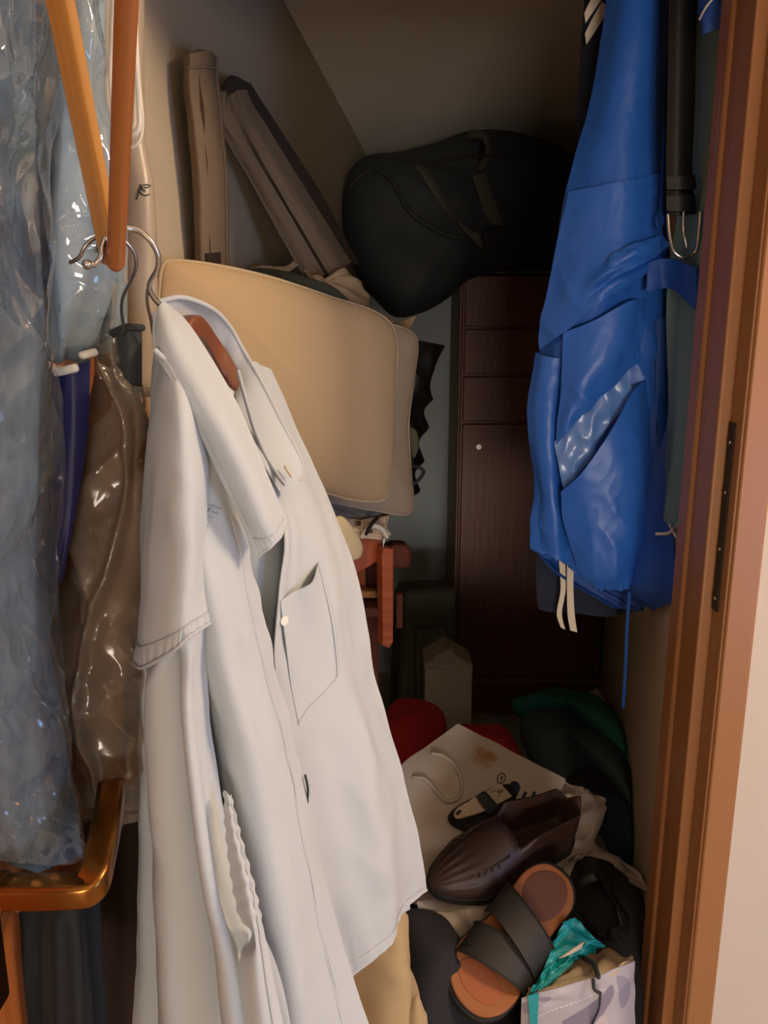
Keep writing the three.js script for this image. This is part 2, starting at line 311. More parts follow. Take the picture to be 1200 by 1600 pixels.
{
  const s = new THREE.Shape([[-1.7, 0], [1.87, 0], [1.87, 2.6], [-1.7, 2.6]].map(p => new THREE.Vector2(...p)));
  const h = new THREE.Path([[-0.345, 0], [-0.345, 2.03], [0.492, 2.03], [0.492, 0]].map(p => new THREE.Vector2(...p))); s.holes.push(h);
  const g = new THREE.ExtrudeGeometry(s, { depth: 0.125, bevelEnabled: false }); g.translate(0, 0, -1.137); struct('wall_front', g, M.wallHall);
}
struct('wall_hall_left', box(-1.75, 1.3, 1.8, 0.1, 2.6, 5.7, 0.001), M.wallDim);  // out of view, dark so that less light bounces onto the sleeve
struct('wall_hall_right', box(1.82, 1.3, 1.8, 0.1, 2.6, 5.7, 0.001), M.wallHall);
struct('wall_hall_back', box(0.0, 1.3, 4.65, 3.7, 2.6, 0.1, 0.001), M.wallDim);  // out of view, set far back and dark to suit the light
struct('ceiling_hall', box(0.0, 2.65, 1.8, 3.7, 0.1, 5.8, 0.001), M.ceil);
// unseen windows and ceiling lamp of the hall, placed to light the closet
function unseenWindow(n, spec, turn, pane, glow) {
  const g = new THREE.Group(); g.name = 'unseen_window_' + n; g.userData.kind = 'structure'; g.userData.placed = 1; scene.add(g); g.position.set(...spec.pos); g.rotation.y = turn;
  const { w, h } = spec, b = 0.06;
  part(g, 'unseen_window_frame', [box(0, h / 2 + b / 2, -0.03, w + 2 * b, b, 0.05), box(0, -h / 2 - b / 2, -0.03, w + 2 * b, b, 0.05), box(-w / 2 - b / 2, 0, -0.03, b, h, 0.05), box(w / 2 + b / 2, 0, -0.03, b, h, 0.05)], M.frame);
  part(g, 'unseen_window_blind', box(0, 0, -0.045, w, h, 0.01), new THREE.MeshStandardMaterial({ color: pane, emissive: pane, emissiveIntensity: glow, roughness: 0.8 }));
}
unseenWindow(1, KEY, -Math.PI / 2, 0xffe9cc, 2.2); areaLight(KEY, [-0.1, 1.1, -1.15]);
unseenWindow(2, FILL, Math.PI, 0xc8dcff, 1.6); areaLight(FILL, [0.2, 1.2, -1]);
unseenWindow(3, COOL, -Math.PI / 2, 0xb8d2ff, 1.4); areaLight(COOL, [0, 0.9, -0.9]);
{
  const t = new THREE.Group(); t.name = 'unseen_ceiling_lamp'; t.userData = { kind: 'structure', placed: 1 }; scene.add(t); t.position.set(UNSEEN_LAMP.pos[0], 2.57, UNSEEN_LAMP.pos[2]);  // unseen ceiling lamp, placed to light from above
  part(t, 'unseen_lamp_frame', box(0, 0.015, 0, UNSEEN_LAMP.w + 0.05, 0.03, UNSEEN_LAMP.h + 0.05), M.darkSteel);
  part(t, 'unseen_lamp_diffuser', box(0, -0.004, 0, UNSEEN_LAMP.w, 0.014, UNSEEN_LAMP.h), new THREE.MeshStandardMaterial({ color: 0xfff0d8, emissive: 0xffe2b8, emissiveIntensity: 1.5, roughness: 0.7 }));
  areaLight({ ...UNSEEN_LAMP, pos: [UNSEEN_LAMP.pos[0], 2.55, UNSEEN_LAMP.pos[2]] }, [UNSEEN_LAMP.pos[0], 0, UNSEEN_LAMP.pos[2] - 0.001]);
}

// door frame: stepped right jamb, left jamb, head, strike plate
{
  const g = new THREE.Group(); g.name = 'trim_1'; g.userData.kind = 'structure'; scene.add(g);
  const H = 2.03;
  part(g, 'casing', [box(0.506, H / 2 + 0.02, -1.006, 0.042, H + 0.04, 0.014, 0.004), box(0.488, H / 2, -1.022, 0.012, H, 0.036, 0.002)], M.frame);
  part(g, 'door_stop', box(0.475, H / 2, -1.062, 0.021, H, 0.044, 0.003), M.frame);
  part(g, 'jamb', [box(0.479, H / 2, -1.092, 0.024, H, 0.03, 0.002), box(0.478, H / 2, -1.126, 0.032, H, 0.042, 0.007)], M.frame);
  part(g, 'left_jamb', box(-0.35, H / 2, -1.072, 0.03, H, 0.145, 0.003), M.frame);
  part(g, 'left_casing', box(-0.372, H / 2, -1.006, 0.05, H, 0.014, 0.003), M.frame);
  part(g, 'head_jamb', box(0.07, H + 0.005, -1.072, 0.87, 0.03, 0.145, 0.003), M.frame);
  part(g, 'head_casing', box(0.075, H + 0.03, -1.006, 0.9, 0.045, 0.014, 0.003), M.frame);
  // strike plate sunk beside the stop
  const zp = -1.0402, yTop = 1.5 + (-1) * 0 + (P(1124, 660, 1.035).y - 1.5), yBot = P(1106, 952, 1.035).y;
  const sp = part(g, 'strike_plate', box(0.4812, (yTop + yBot) / 2, -1.030, 0.0035, yTop - yBot, 0.017, 0.001), M.darkSteel);
  for (const k of [0.1, 0.36, 0.66, 0.93]) part(sp, 'screw', (() => { const c = new THREE.SphereGeometry(0.0028, 10, 8); c.scale(0.5, 1, 1); c.translate(0.479, yTop + (yBot - yTop) * k, -1.029); return c; })(), M.chrome);
}

// the open door at the left with its lever handle
{
  const g = new THREE.Group(); g.name = 'door_1'; g.userData.kind = 'structure'; scene.add(g);
  const A = new V3(-0.372, 1.005, -0.985), B = new V3(-0.332, 1.005, -0.40);
  const d = B.clone().sub(A), L = d.length(), ang = Math.atan2(-d.z, d.x);
  const slab = new RoundedBoxGeometry(L, 1.99, 0.04, 2, 0.004); slab.translate(L / 2, 0, -0.02 * -1 - 0.02); slab.rotateY(ang); slab.translate(A.x, A.y, A.z);
  part(g, 'door_leaf', slab, M.door);
  const n = new V3(d.z, 0, -d.x).normalize(); if (n.x < 0) n.negate();
  const base = P(6, 1395, 0.515), neck = P(142, 1391, 0.515), mid = P(170, 1300, 0.565), tip = P(178, 1225, 0.62);
  const hp = [P(-60, 1395, 0.515), P(0, 1394, 0.515), P(70, 1393, 0.515), P(118, 1391, 0.515), P(138, 1388, 0.517), P(148, 1372, 0.523), P(156, 1340, 0.54), P(166, 1290, 0.57), P(175, 1232, 0.615)];
  const h = part(g, 'door_handle', sweep(hp, 0.024, 0.022, new V3(0, 1, 0), 70), M.bronze);
  part(h, 'collar', bar(P(-60, 1397, 0.515), P(12, 1396, 0.515), 0.03, 0.026, new V3(0, 1, 0), 0.006), M.bronze);
  part(h, 'backplate', box(-0.322, base.y - 0.03, -0.515, 0.012, 0.17, 0.04, 0.006), M.bronze);
  const sc = part(h, 'screw', (() => { const t = new THREE.TorusGeometry(0.0022, 0.0009, 8, 18); const p = P(27, 1420, 0.505); t.translate(p.x, p.y, p.z); return t; })(), M.chrome);
}

// ---------- left: hangers ----------
const barEnd = P(181, 411, 0.56), barTop = P(198, -8, 0.44);
{
  const t = thing('wooden_hanger', 'tilted wooden coat hanger with round trouser bar, at top left', 'hanger');
  const dir = barTop.clone().sub(barEnd).normalize(), Lb = 0.4;
  const armA = P(171, 388, 0.566), armB = P(92, -8, 0.475), adir = armB.clone().sub(armA).normalize();
  const far = barEnd.clone().addScaledVector(dir, Lb);
  part(t, 'trouser_bar', tube([barEnd, barEnd.clone().addScaledVector(dir, 0.1), far], 0.0063, { n: 20, sides: 16 }), M.hangerBar);
  const apex = armA.clone().addScaledVector(adir, 0.25), up = dir.clone().cross(adir).normalize();
  const bow = a => new THREE.CatmullRomCurve3(a);
  const flat = a => sweep(a, 0.018, 0.0095, up);
  part(t, 'arm', flat([armA.clone().addScaledVector(adir, -0.012), armA.clone().addScaledVector(adir, 0.1), apex]), M.hangerLight);
  part(t, 'arm', flat([apex, apex.clone().lerp(far, 0.5).addScaledVector(up, 0), far]), M.hangerLight);
  const hn = dir.clone().multiplyScalar(-dir.dot(adir)).add(adir).normalize();
  part(t, 'hook', tube([apex, apex.clone().addScaledVector(hn, 0.03), apex.clone().addScaledVector(hn, 0.06).addScaledVector(dir, 0.025), apex.clone().addScaledVector(hn, 0.085), apex.clone().addScaledVector(hn, 0.065).addScaledVector(dir, -0.025)], 0.002), M.chrome);
  const s = new THREE.SphereGeometry(0.0016, 10, 8), sp = P(184, 394, 0.551); s.translate(sp.x, sp.y, sp.z); part(t, 'pin', s, M.darkSteel);
}
const wireHook = (pts, r) => tube(pts, r, { n: 70, sides: 10 });
{
  const t = thing('shirt_hanger', 'wooden hanger with thick chrome hook inside the pale shirt', 'hanger');
  part(t, 'hook', wireHook([[136, 413, .548], [147, 413, .55], [157, 402, .551], [160, 385, .552], [168, 367, .556], [190, 357, .572], [215, 360, .58], [236, 378, .585], [247, 400, .59], [246, 420, .594], [236, 438, .6], [233, 450, .604], [240, 465, .61], [256, 482, .62], [276, 502, .64]], 0.0021), M.chrome);
  part(t, 'ball_end', (() => { const s = new THREE.SphereGeometry(0.0036, 12, 10), p = P(136, 413, .548); s.translate(p.x, p.y, p.z); return s; })(), M.chrome);
  const seg = [[262, 640, .625], [280, 545, .645], [300, 510, .67], [330, 545, .71], [365, 600, .735], [400, 650, .78]].map(p => P(...p));
  part(t, 'shoulder_bow', sweep(seg, 0.016, 0.02, new V3(0, 1, 0)), M.hangerDark);
}
{
  const t = thing('wire_hanger', 'thin wire hanger whose hook holds the bagged brown coat', 'hanger');
  part(t, 'hook', wireHook([[110, 410, .565], [124, 402, .562], [132, 386, .56], [145, 374, .562], [165, 370, .568], [190, 374, .578], [208, 392, .585], [213, 412, .59], [205, 438, .6], [193, 462, .61], [190, 482, .62], [194, 514, .635]], 0.0014), M.wire);
  part(t, 'shoulder_wire', tube([[194, 514, .635], [176, 580, .69], [160, 690, .72], [190, 710, .73], [225, 640, .71], [208, 560, .68], [194, 514, .635]], 0.0013, { n: 60 }), M.wire);
}
{
  const t = thing('wire_hanger', 'thin wire hanger hooked on the wooden bar just behind the shirt collar', 'hanger');
  part(t, 'hook', wireHook([[150, 392, .572], [158, 374, .575], [176, 362, .58], [205, 357, .592], [228, 366, .602], [243, 390, .61], [247, 408, .615], [242, 428, .62], [232, 448, .625], [230, 470, .63], [236, 500, .64], [242, 540, .655]], 0.0014), M.wire);
  part(t, 'shoulder_wire', tube([[242, 540, .655], [262, 660, .70], [300, 720, .72], [330, 700, .73], [290, 600, .70], [242, 540, .655]], 0.0013, { n: 50 }), M.wire);
}

// ---------- left: bagged clothes ----------
const crump = (amp, sc, seed = 0) => (u, v, p) => amp * (ridged(p.x * sc + seed, p.y * sc * 0.7, p.z * sc) * 0.6 + ridged(p.x * sc * 2.3, p.y * sc * 1.9 + seed, p.z * sc * 2.3) * 0.3 - 0.5);
const pleat = (a, k, tilt = 0, ph = 0) => (u, v) => a * (Math.sin((u + tilt * v) * k + ph + 1.3 * N(u * 2, v * 2, ph)) + 0.4 * N(u * 5, v * 3, ph + 3));
// jeans in the clear bag, nearest the door handle
{
  const t = thing('denim_trousers', 'blue denim trousers hanging in the clear plastic bag at far left', 'trousers');
  const f = pleat(0.006, 11, 0.1, 1);
  part(t, 'trouser_leg', sheet([
    [[-90, -60, .52], [-40, -60, .535], [20, -60, .56], [52, -60, .60], [66, -60, .66]],
    [[-90, 250, .51], [-40, 250, .525], [20, 250, .55], [56, 250, .585], [72, 250, .65]],
    [[-90, 600, .51], [-40, 600, .525], [25, 600, .55], [64, 600, .58], [80, 600, .64]],
    [[-80, 900, .515], [-30, 900, .525], [20, 900, .55], [56, 900, .575], [74, 900, .63]],
    [[-70, 1150, .52], [-10, 1150, .535], [30, 1150, .555], [76, 1150, .58], [100, 1150, .62]],
    [[-60, 1348, .53], [10, 1352, .54], [50, 1358, .56], [105, 1352, .58], [126, 1335, .61]]], { nu: 44, nv: 80, thick: 0.004, fold: f }), M.denim);
  part(t, 'inner_leg', sheet([
    [[-100, -60, .56], [0, -60, .60], [70, -60, .69]], [[-100, 700, .56], [20, 700, .60], [78, 700, .67]], [[-70, 1300, .56], [30, 1300, .59], [112, 1300, .64]]], { nu: 24, nv: 40, thick: 0.004, fold: pleat(0.004, 9, 0, 4) }), M.denim);
}
{
  const t = thing('garment_bag', 'crinkled clear plastic bag covering blue denim trousers at far left', 'garment bag');
  part(t, 'film', sheet([
    [[-110, -70, .49], [-50, -70, .50], [10, -70, .52], [62, -70, .56], [84, -70, .62], [70, -70, .70]],
    [[-110, 150, .47], [-50, 150, .485], [10, 150, .51], [70, 150, .56], [86, 150, .62], [72, 150, .69]],
    [[-110, 420, .475], [-50, 420, .485], [20, 420, .52], [66, 420, .555], [76, 420, .62], [70, 420, .68]],
    [[-110, 700, .48], [-50, 700, .49], [30, 700, .525], [76, 700, .56], [95, 700, .61], [80, 700, .67]],
    [[-100, 950, .49], [-30, 950, .50], [30, 950, .53], [66, 950, .56], [86, 950, .60], [80, 950, .66]],
    [[-90, 1180, .5], [-10, 1180, .515], [40, 1180, .54], [88, 1180, .565], [108, 1180, .60], [100, 1180, .65]],
    [[-60, 1340, .51], [10, 1345, .525], [56, 1350, .545], [108, 1350, .57], [130, 1335, .60], [120, 1330, .64]]], { nu: 90, nv: 170, thick: 0, fold: (u, v, p) => crump(0.013 + 0.01 * bumpf(v, 0.17, 0.12), 10, 2)(u, v, p) }), M.film);
}
// pale garments in film behind the wooden hanger
{
  const t = thing('pale_jacket', 'pale blue jacket under plastic behind the wooden hanger arm', 'jacket');
  part(t, 'sleeve', sheet([
    [[60, -60, .64], [96, -60, .63], [130, -60, .64], [150, -60, .68]], [[62, 200, .64], [100, 200, .63], [148, 200, .64], [176, 200, .68]], [[64, 400, .64], [96, 400, .63], [160, 400, .645], [190, 400, .69]], [[66, 560, .65], [90, 565, .64], [118, 566, .66], [126, 566, .69]]], { nu: 36, nv: 50, thick: 0.003, fold: pleat(0.008, 14, 0.1, 2) }), M.denimPale);
  part(t, 'side_panel', sheet([
    [[120, -60, .72], [160, -60, .71], [200, -60, .73]], [[130, 250, .72], [170, 250, .71], [204, 250, .73]], [[125, 500, .72], [160, 520, .71], [205, 520, .74]], [[122, 560, .73], [150, 556, .72], [205, 560, .75]]], { nu: 26, nv: 40, thick: 0.003, fold: pleat(0.005, 12, 0.1, 5) }), M.denimPale);
}
{
  const t = thing('garment_bag', 'shiny clear film hanging behind the tilted wooden hanger', 'garment bag');
  part(t, 'film', sheet([
    [[80, -70, .60], [110, -70, .595], [136, -70, .60], [150, -70, .66]], [[82, 120, .60], [124, 120, .595], [156, 120, .605], [170, 120, .66]], [[78, 330, .60], [118, 330, .60], [182, 330, .615], [196, 330, .66]], [[76, 470, .61], [100, 470, .60], [168, 470, .62], [196, 470, .67]], [[84, 540, .62], [98, 545, .615], [150, 540, .63], [178, 530, .67]]], { nu: 60, nv: 110, thick: 0, fold: crump(0.014, 13, 5) }), M.film);
}
{
  const t = thing('garment_cover', 'greyish beige garment cover with a handwritten pen mark', 'garment bag');
  const sh = new Sheet([
    [[150, -60, .80], [190, -60, .79], [214, -60, .80], [226, -60, .84]], [[150, 190, .80], [186, 190, .79], [216, 190, .80], [228, 190, .83]], [[150, 300, .80], [190, 300, .79], [230, 300, .80], [243, 300, .83]], [[150, 440, .80], [190, 440, .79], [232, 440, .80], [248, 440, .83]], [[150, 620, .80], [190, 620, .79], [225, 620, .80], [250, 620, .83]]], { nu: 26, nv: 60, thick: 0.002, fold: pleat(0.003, 8, 0.05, 8) });
  part(t, 'cover', sh.geo(), M.plasticTag);
  const L = [[[[219, 289], [217, 298], [214, 311]]], [[[220, 290], [218, 299], [221, 304], [226, 306], [230, 304]]], [[[223, 290], [227, 289], [231, 291]]], [[[220, 290], [222, 297], [225, 299]]], [[[224, 294], [229, 293]]]];
  part(t, 'pen_mark', L.map(s => tube(s[0].map(p => sh.on(p[0], p[1], 0.0006)), 0.0006, { n: 14, sides: 6 })), M.ink);
  part(t, 'rust_trim', sheet([[[148, 8, .765], [156, 12, .765]], [[152, 36, .766], [164, 44, .766]], [[160, 62, .767], [164, 76, .767]]], { nu: 4, nv: 10, thick: 0.002 }), M.rust, 'rust brown strip');
}
solo('white_cord', 'doubled white cord hanging in a loop behind the wooden bar', 'cord', [
  tube([[180, -40, .62], [176, 60, .62], [174, 140, .62], [182, 190, .625], [200, 212, .63], [215, 205, .63], [217, 170, .63], [212, 90, .62], [206, 0, .62], [204, -40, .62]], 0.0021, { n: 90 }),
  tube([[170, -40, .625], [168, 60, .625], [168, 140, .625], [176, 185, .63], [190, 205, .635], [208, 196, .635], [211, 168, .635], [208, 90, .625], [203, -40, .625]], 0.0021, { n: 90 }),
  tube([[187, -40, .63], [184, 100, .63], [186, 180, .635], [202, 230, .64], [216, 222, .64], [222, 196, .64], [216, 120, .63], [209, -40, .63]], 0.0016, { n: 90 })], M.rope);
{
  const t = thing('folded_sheet', 'navy blue sheet folded over a white hanger bar beside the clear bag', 'sheet');
  part(t, 'drape', sheet([[[82, 582, .630], [98, 578, .622], [116, 574, .622], [140, 562, .635]], [[84, 700, .630], [98, 700, .622], [116, 700, .622], [134, 690, .635]], [[80, 830, .630], [90, 826, .624], [106, 818, .624], [115, 806, .63]], [[76, 930, .630], [82, 926, .626], [88, 920, .626], [96, 910, .63]]], { nu: 20, nv: 40, thick: 0.004, fold: pleat(0.0012, 7, 0, 1) }), M.navySheet);
  part(t, 'hanger_bar', [bar(P(84, 583, 0.622), P(122, 574, 0.616), 0.007, 0.006, new V3(0, 0, 1)), bar(P(124, 557, 0.640), P(152, 549, 0.655), 0.007, 0.006, new V3(0, 0, 1))], M.paperWhite, 'white bar');
}
// brown coat in smoky film
{
  const t = thing('brown_coat', 'brown coat hanging inside crinkled plastic between the denim and the pale shirt', 'coat');
  part(t, 'coat_front', sheet([
    [[140, 560, .72], [165, 552, .70], [200, 560, .69], [225, 575, .70], [240, 600, .74]],
    [[118, 720, .71], [150, 700, .69], [190, 700, .68], [225, 700, .69], [245, 700, .74]],
    [[92, 860, .71], [130, 850, .685], [175, 850, .68], [220, 850, .69], [245, 850, .74]],
    [[72, 1000, .71], [110, 1000, .68], [165, 1000, .675], [215, 1000, .69], [245, 1000, .74]],
    [[84, 1130, .71], [115, 1130, .69], [160, 1130, .68], [212, 1130, .69], [245, 1130, .74]],
    [[110, 1260, .72], [135, 1250, .70], [170, 1240, .69], [205, 1240, .70], [245, 1240, .74]]], { nu: 40, nv: 70, thick: 0.004, fold: (u, v, p) => 0.014 * N(p.x * 16, p.y * 11, p.z * 14) + 0.010 * ridged(p.x * 9 + p.y * 5, p.y * 7, 3) + 0.006 * Math.sin(u * 9 + v * 4) - 0.012 }), M.coat);
  part(t, 'collar', sheet([[[175, 520, .655], [198, 512, .64], [222, 512, .655]], [[176, 560, .66], [200, 565, .645], [222, 570, .66]], [[180, 606, .67], [202, 616, .66], [222, 612, .67]]], { nu: 18, nv: 18, thick: 0.003 }), M.charcoal, 'charcoal stand collar');
  part(t, 'collar_edge', tube([[175, 520, .654], [198, 511, .639], [222, 512, .654]], 0.003), M.charcoal);
}
{
  const t = thing('garment_bag', 'smoky crinkled plastic bag gathered at the neck over the brown coat', 'garment bag');
  part(t, 'film', sheet([
    [[148, 545, .70], [160, 548, .675], [176, 560, .665], [200, 600, .66], [222, 606, .67], [236, 606, .72]],
    [[122, 680, .70], [150, 670, .672], [180, 660, .66], [205, 650, .655], [226, 650, .67], [244, 650, .72]],
    [[98, 820, .70], [130, 820, .665], [165, 820, .655], [205, 820, .655], [228, 820, .67], [246, 820, .72]],
    [[68, 960, .69], [104, 960, .655], [150, 960, .645], [200, 960, .65], [228, 960, .665], [246, 960, .72]],
    [[74, 1070, .69], [106, 1070, .655], [150, 1070, .645], [200, 1070, .65], [226, 1070, .665], [246, 1070, .72]],
    [[96, 1200, .70], [120, 1200, .67], [160, 1200, .66], [200, 1200, .66], [226, 1200, .68], [246, 1200, .72]],
    [[108, 1290, .71], [130, 1285, .69], [165, 1280, .68], [200, 1280, .68], [226, 1280, .69], [246, 1280, .72]]], { nu: 100, nv: 150, thick: 0, fold: (u, v, p) => 0.008 + crump(0.026, 11, 9)(u, v, p) + 0.010 * bumpf(u, 0.45 + 0.12 * Math.sin(v * 7), 0.03) }), M.filmSmoke);
  part(t, 'gathered_neck', sheet([[[150, 540, .66], [176, 528, .65], [215, 520, .655]], [[150, 560, .655], [178, 570, .645], [204, 604, .65]], [[160, 590, .66], [190, 606, .65], [216, 622, .655]]], { nu: 40, nv: 30, thick: 0, fold: crump(0.014, 30, 3) }), M.filmSmoke);
}
{
  const t = thing('dark_coat', 'dark brown coat hanging low in shadow under the bagged brown coat', 'coat');
  part(t, 'coat_body', sheet([
    [[100, 950, .76], [150, 950, .75], [200, 950, .75], [260, 950, .80]], [[105, 1250, .76], [150, 1250, .74], [200, 1250, .74], [260, 1250, .80]], [[120, 1450, .76], [160, 1450, .74], [210, 1450, .74], [260, 1450, .80]], [[120, 1700, .76], [160, 1700, .74], [210, 1700, .74], [260, 1700, .80]]], { nu: 30, nv: 60, thick: 0.006, fold: pleat(0.008, 10, 0.1, 6) }), M.coatDark);
}
{
  const t = thing('dark_trousers', 'near-black denim trousers hanging below the bronze door handle', 'trousers');
  const sh = new Sheet([
    [[20, 1380, .58], [60, 1380, .565], [110, 1380, .565], [150, 1380, .60]], [[24, 1480, .58], [66, 1480, .56], [124, 1480, .56], [160, 1480, .60]], [[30, 1700, .58], [76, 1700, .555], [140, 1700, .555], [180, 1700, .60]]], { nu: 36, nv: 60, thick: 0.004, fold: (u, v) => 0.004 * Math.sin(u * 12 + 1) + 0.0025 * Math.sin(u * 40 + 3 * v) * sstep(0.25, 0.4, v) });
  part(t, 'trouser_leg', sh.geo(), M.denimDark);
}

// ---------- the pale shirt ----------
{
  const t = thing('shirt', 'pale bluish white cotton shirt hanging on a wooden hanger at the closet door', 'shirt');
  const wrk = (p, k = 1) => k * (0.0022 * N(p.x * 26, p.y * 15, p.z * 26) + 0.0016 * (ridged(p.x * 18 + p.y * 6, p.y * 12, p.z * 18) - 0.4));
  const turnAway = g => g.map(r => r.map((c, i) => [c[0], c[1], c[2] + [0.065, 0.04, 0.012, 0, 0][i]]));
  const hemPull = (u, v) => 0.0015 * N(u * 30, v * 4, 2) * sstep(0.9, 1, v);
  const back = new Sheet([
    [[250, 500, .665], [300, 512, .71], [360, 545, .79], [420, 585, .88]],
    [[250, 700, .67], [330, 700, .70], [400, 700, .725], [470, 700, .89]],
    [[240, 1000, .68], [350, 1000, .70], [450, 1000, .735], [570, 1000, .895]],
    [[240, 1300, .69], [380, 1300, .76], [500, 1300, .82], [632, 1300, .91]],
    [[250, 1580, .70], [400, 1560, .77], [520, 1500, .83], [640, 1420, .92]]], { nu: 40, nv: 60, thick: 0.0012, fold: pleat(0.004, 9, 0.1, 3) });
  part(t, 'back_panel', back.geo(), M.shirt);
  const far = new Sheet([
    [[345, 585, .725], [375, 570, .76], [400, 566, .80], [426, 577, .865]],
    [[375, 680, .70], [408, 680, .735], [440, 680, .78], [470, 678, .865]],
    [[440, 800, .70], [462, 800, .728], [490, 800, .775], [526, 800, .865]],
    [[431, 925, .695], [468, 920, .727], [515, 910, .785], [562, 905, .868]],
    [[425, 1060, .69], [490, 1060, .735], [545, 1060, .795], [592, 1060, .873]],
    [[458, 1230, .695], [525, 1228, .74], [590, 1218, .795], [634, 1210, .882]],
    [[492, 1385, .705], [555, 1375, .75], [615, 1355, .805], [662, 1338, .892]],
    [[535, 1556, .72], [575, 1508, .76], [618, 1448, .815], [670, 1392, .902]]], { nu: 50, nv: 90, thick: 0.0014, fold: (u, v, p) => wrk(p) + 0.008 * v * Math.sin(u * 10 + v * 1.5 + 1) + 0.0025 * N(u * 5, v * 5, 1) + 0.002 * v * Math.sin(u * 21 + 2 * v) + hemPull(u, v) });
  const fp = part(t, 'front_panel', far.geo(), M.shirt);
  part(fp, 'hem_stitching', tube(Array.from({ length: 20 }, (_, i) => far.at(0.02 + 0.96 * i / 19, 0.982, 0.001)), 0.0008, { n: 60, sides: 5 }), M.shirtThread);
  part(fp, 'hem_roll', tube(Array.from({ length: 30 }, (_, i) => far.at(i / 29, 1, -0.0005)), 0.0017, { n: 120, sides: 7 }), M.shirt);
  const near = new Sheet(((g) => g.map((r, j) => r.map((c, i) => [c[0], c[1], c[2] + (j > 0 ? [0.1, 0.045, 0.004, 0, 0][i] : [0.04, 0.01, 0, 0, 0][i])])))([
    [[246, 545, .602], [265, 560, .608], [285, 575, .618], [305, 592, .63], [325, 610, .64]],
    [[236, 640, .58], [264, 650, .575], [297, 668, .588], [328, 695, .606], [365, 725, .625]],
    [[232, 760, .58], [264, 770, .566], [302, 785, .575], [342, 808, .60], [380, 850, .628]],
    [[236, 900, .585], [268, 905, .57], [310, 912, .565], [360, 925, .592], [405, 940, .636]],
    [[248, 1050, .595], [285, 1050, .58], [332, 1050, .575], [385, 1050, .60], [435, 1050, .645]],
    [[262, 1200, .61], [312, 1205, .592], [366, 1210, .585], [426, 1212, .612], [475, 1208, .655]],
    [[272, 1400, .625], [332, 1400, .602], [396, 1400, .595], [462, 1400, .62], [519, 1400, .668]],
    [[282, 1680, .635], [352, 1680, .612], [432, 1680, .60], [514, 1680, .63], [604, 1680, .68]]]), { nu: 56, nv: 110, thick: 0.0014, fold: (u, v, p) => wrk(p) + 0.005 * sstep(0.1, 0.4, v) * Math.sin(u * 8 + v * 3) + 0.003 * N(u * 5, v * 6, 4) + 0.004 * bumpf(u - 0.25 - 0.1 * v, 0.3, 0.07) * sstep(0.3, 0.5, v) });
  const np = part(t, 'front_panel', near.geo(), M.shirt);
  // placket: a second layer along the opening edge
  const plk = []; for (let i = 0; i <= 12; i++) { const v = 0.26 + 0.74 * i / 12; plk.push([near.at(0.86, v, 0.0006), near.at(0.93, v, 0.0010), near.at(1, v, 0.0008)]); }
  part(np, 'placket', sheet(plk, { nu: 8, nv: 70, thick: 0.0012, fold: (u, v) => 0.0012 * Math.sin(v * 40) * u }), M.shirt);
  part(np, 'placket_stitching', tube(Array.from({ length: 30 }, (_, i) => near.at(0.872, 0.27 + 0.73 * i / 29, 0.0007)), 0.0005, { n: 90, sides: 5 }), M.shirtThread);
  // shoulder seam puckers
  const cap = new Sheet(turnAway([
    [[244, 550, .602], [252, 554, .588], [265, 563, .582], [280, 578, .588], [296, 594, .605]],
    [[232, 640, .60], [241, 645, .563], [268, 655, .55], [298, 668, .563], [322, 690, .592]],
    [[224, 780, .60], [235, 785, .557], [265, 790, .543], [300, 800, .553], [322, 806, .582]],
    [[219, 900, .60], [231, 905, .55], [265, 908, .536], [302, 905, .547], [322, 892, .58]],
    [[216, 1032, .60], [227, 1044, .55], [262, 1022, .533], [300, 996, .545], [331, 968, .58]]]), { nu: 44, nv: 70, thick: 0.0015, fold: (u, v, p) => wrk(p) + 0.0016 * Math.sin(u * 95) * sstep(0.93, 0.975, v) * (1 - sstep(0.985, 1, v)) + 0.002 * N(u * 4, v * 5, 7) + 0.003 * sstep(0.5, 0.9, v) * Math.sin(u * 7) });
  const sl = part(t, 'sleeve', cap.geo(), M.shirt);
  part(sl, 'armhole_seam', [tube(Array.from({ length: 30 }, (_, i) => cap.at(i / 29, 0.998, 0.0004)), 0.0016, { n: 120, sides: 7 }), tube(Array.from({ length: 40 }, (_, i) => cap.at(i / 39, 0.94, 0.0008)), 0.0006, { n: 120, sides: 5 })], M.shirt);
  const low = new Sheet(turnAway([
    [[223, 1036, .60], [232, 1036, .557], [262, 1014, .543], [300, 988, .555], [328, 964, .585]],
    [[218, 1110, .605], [232, 1110, .567], [258, 1105, .555], [292, 1100, .563], [326, 1090, .588]],
    [[216, 1250, .60], [236, 1250, .565], [268, 1250, .556], [310, 1250, .562], [346, 1250, .588]],
    [[214, 1400, .595], [244, 1400, .562], [284, 1400, .553], [335, 1400, .556], [385, 1400, .58]],
    [[211, 1520, .59], [246, 1520, .558], [296, 1520, .548], [366, 1520, .550], [436, 1520, .572]],
    [[207, 1690, .585], [250, 1690, .554], [310, 1690, .543], [390, 1690, .545], [470, 1690, .565]]]), { nu: 70, nv: 100, thick: 0.0016, fold: (u, v, p) => wrk(p, 0.8) + sstep(0, 0.12, v) * (-0.024 * bumpf(u, 0.13 + 0.02 * v, 0.055) + 0.005 * bumpf(u, 0.34, 0.1) - 0.045 * bumpf(u, 0.56 - 0.04 * v, 0.085) * (1 - 0.3 * v) + 0.006 * bumpf(u, 0.72, 0.07) - 0.008 * bumpf(u, 0.86 - 0.06 * v, 0.04) * sstep(0.3, 0.6, v)) + 0.002 * N(u * 6, v * 4, 9) });
  const sl2 = part(t, 'sleeve', low.geo(), M.shirt);
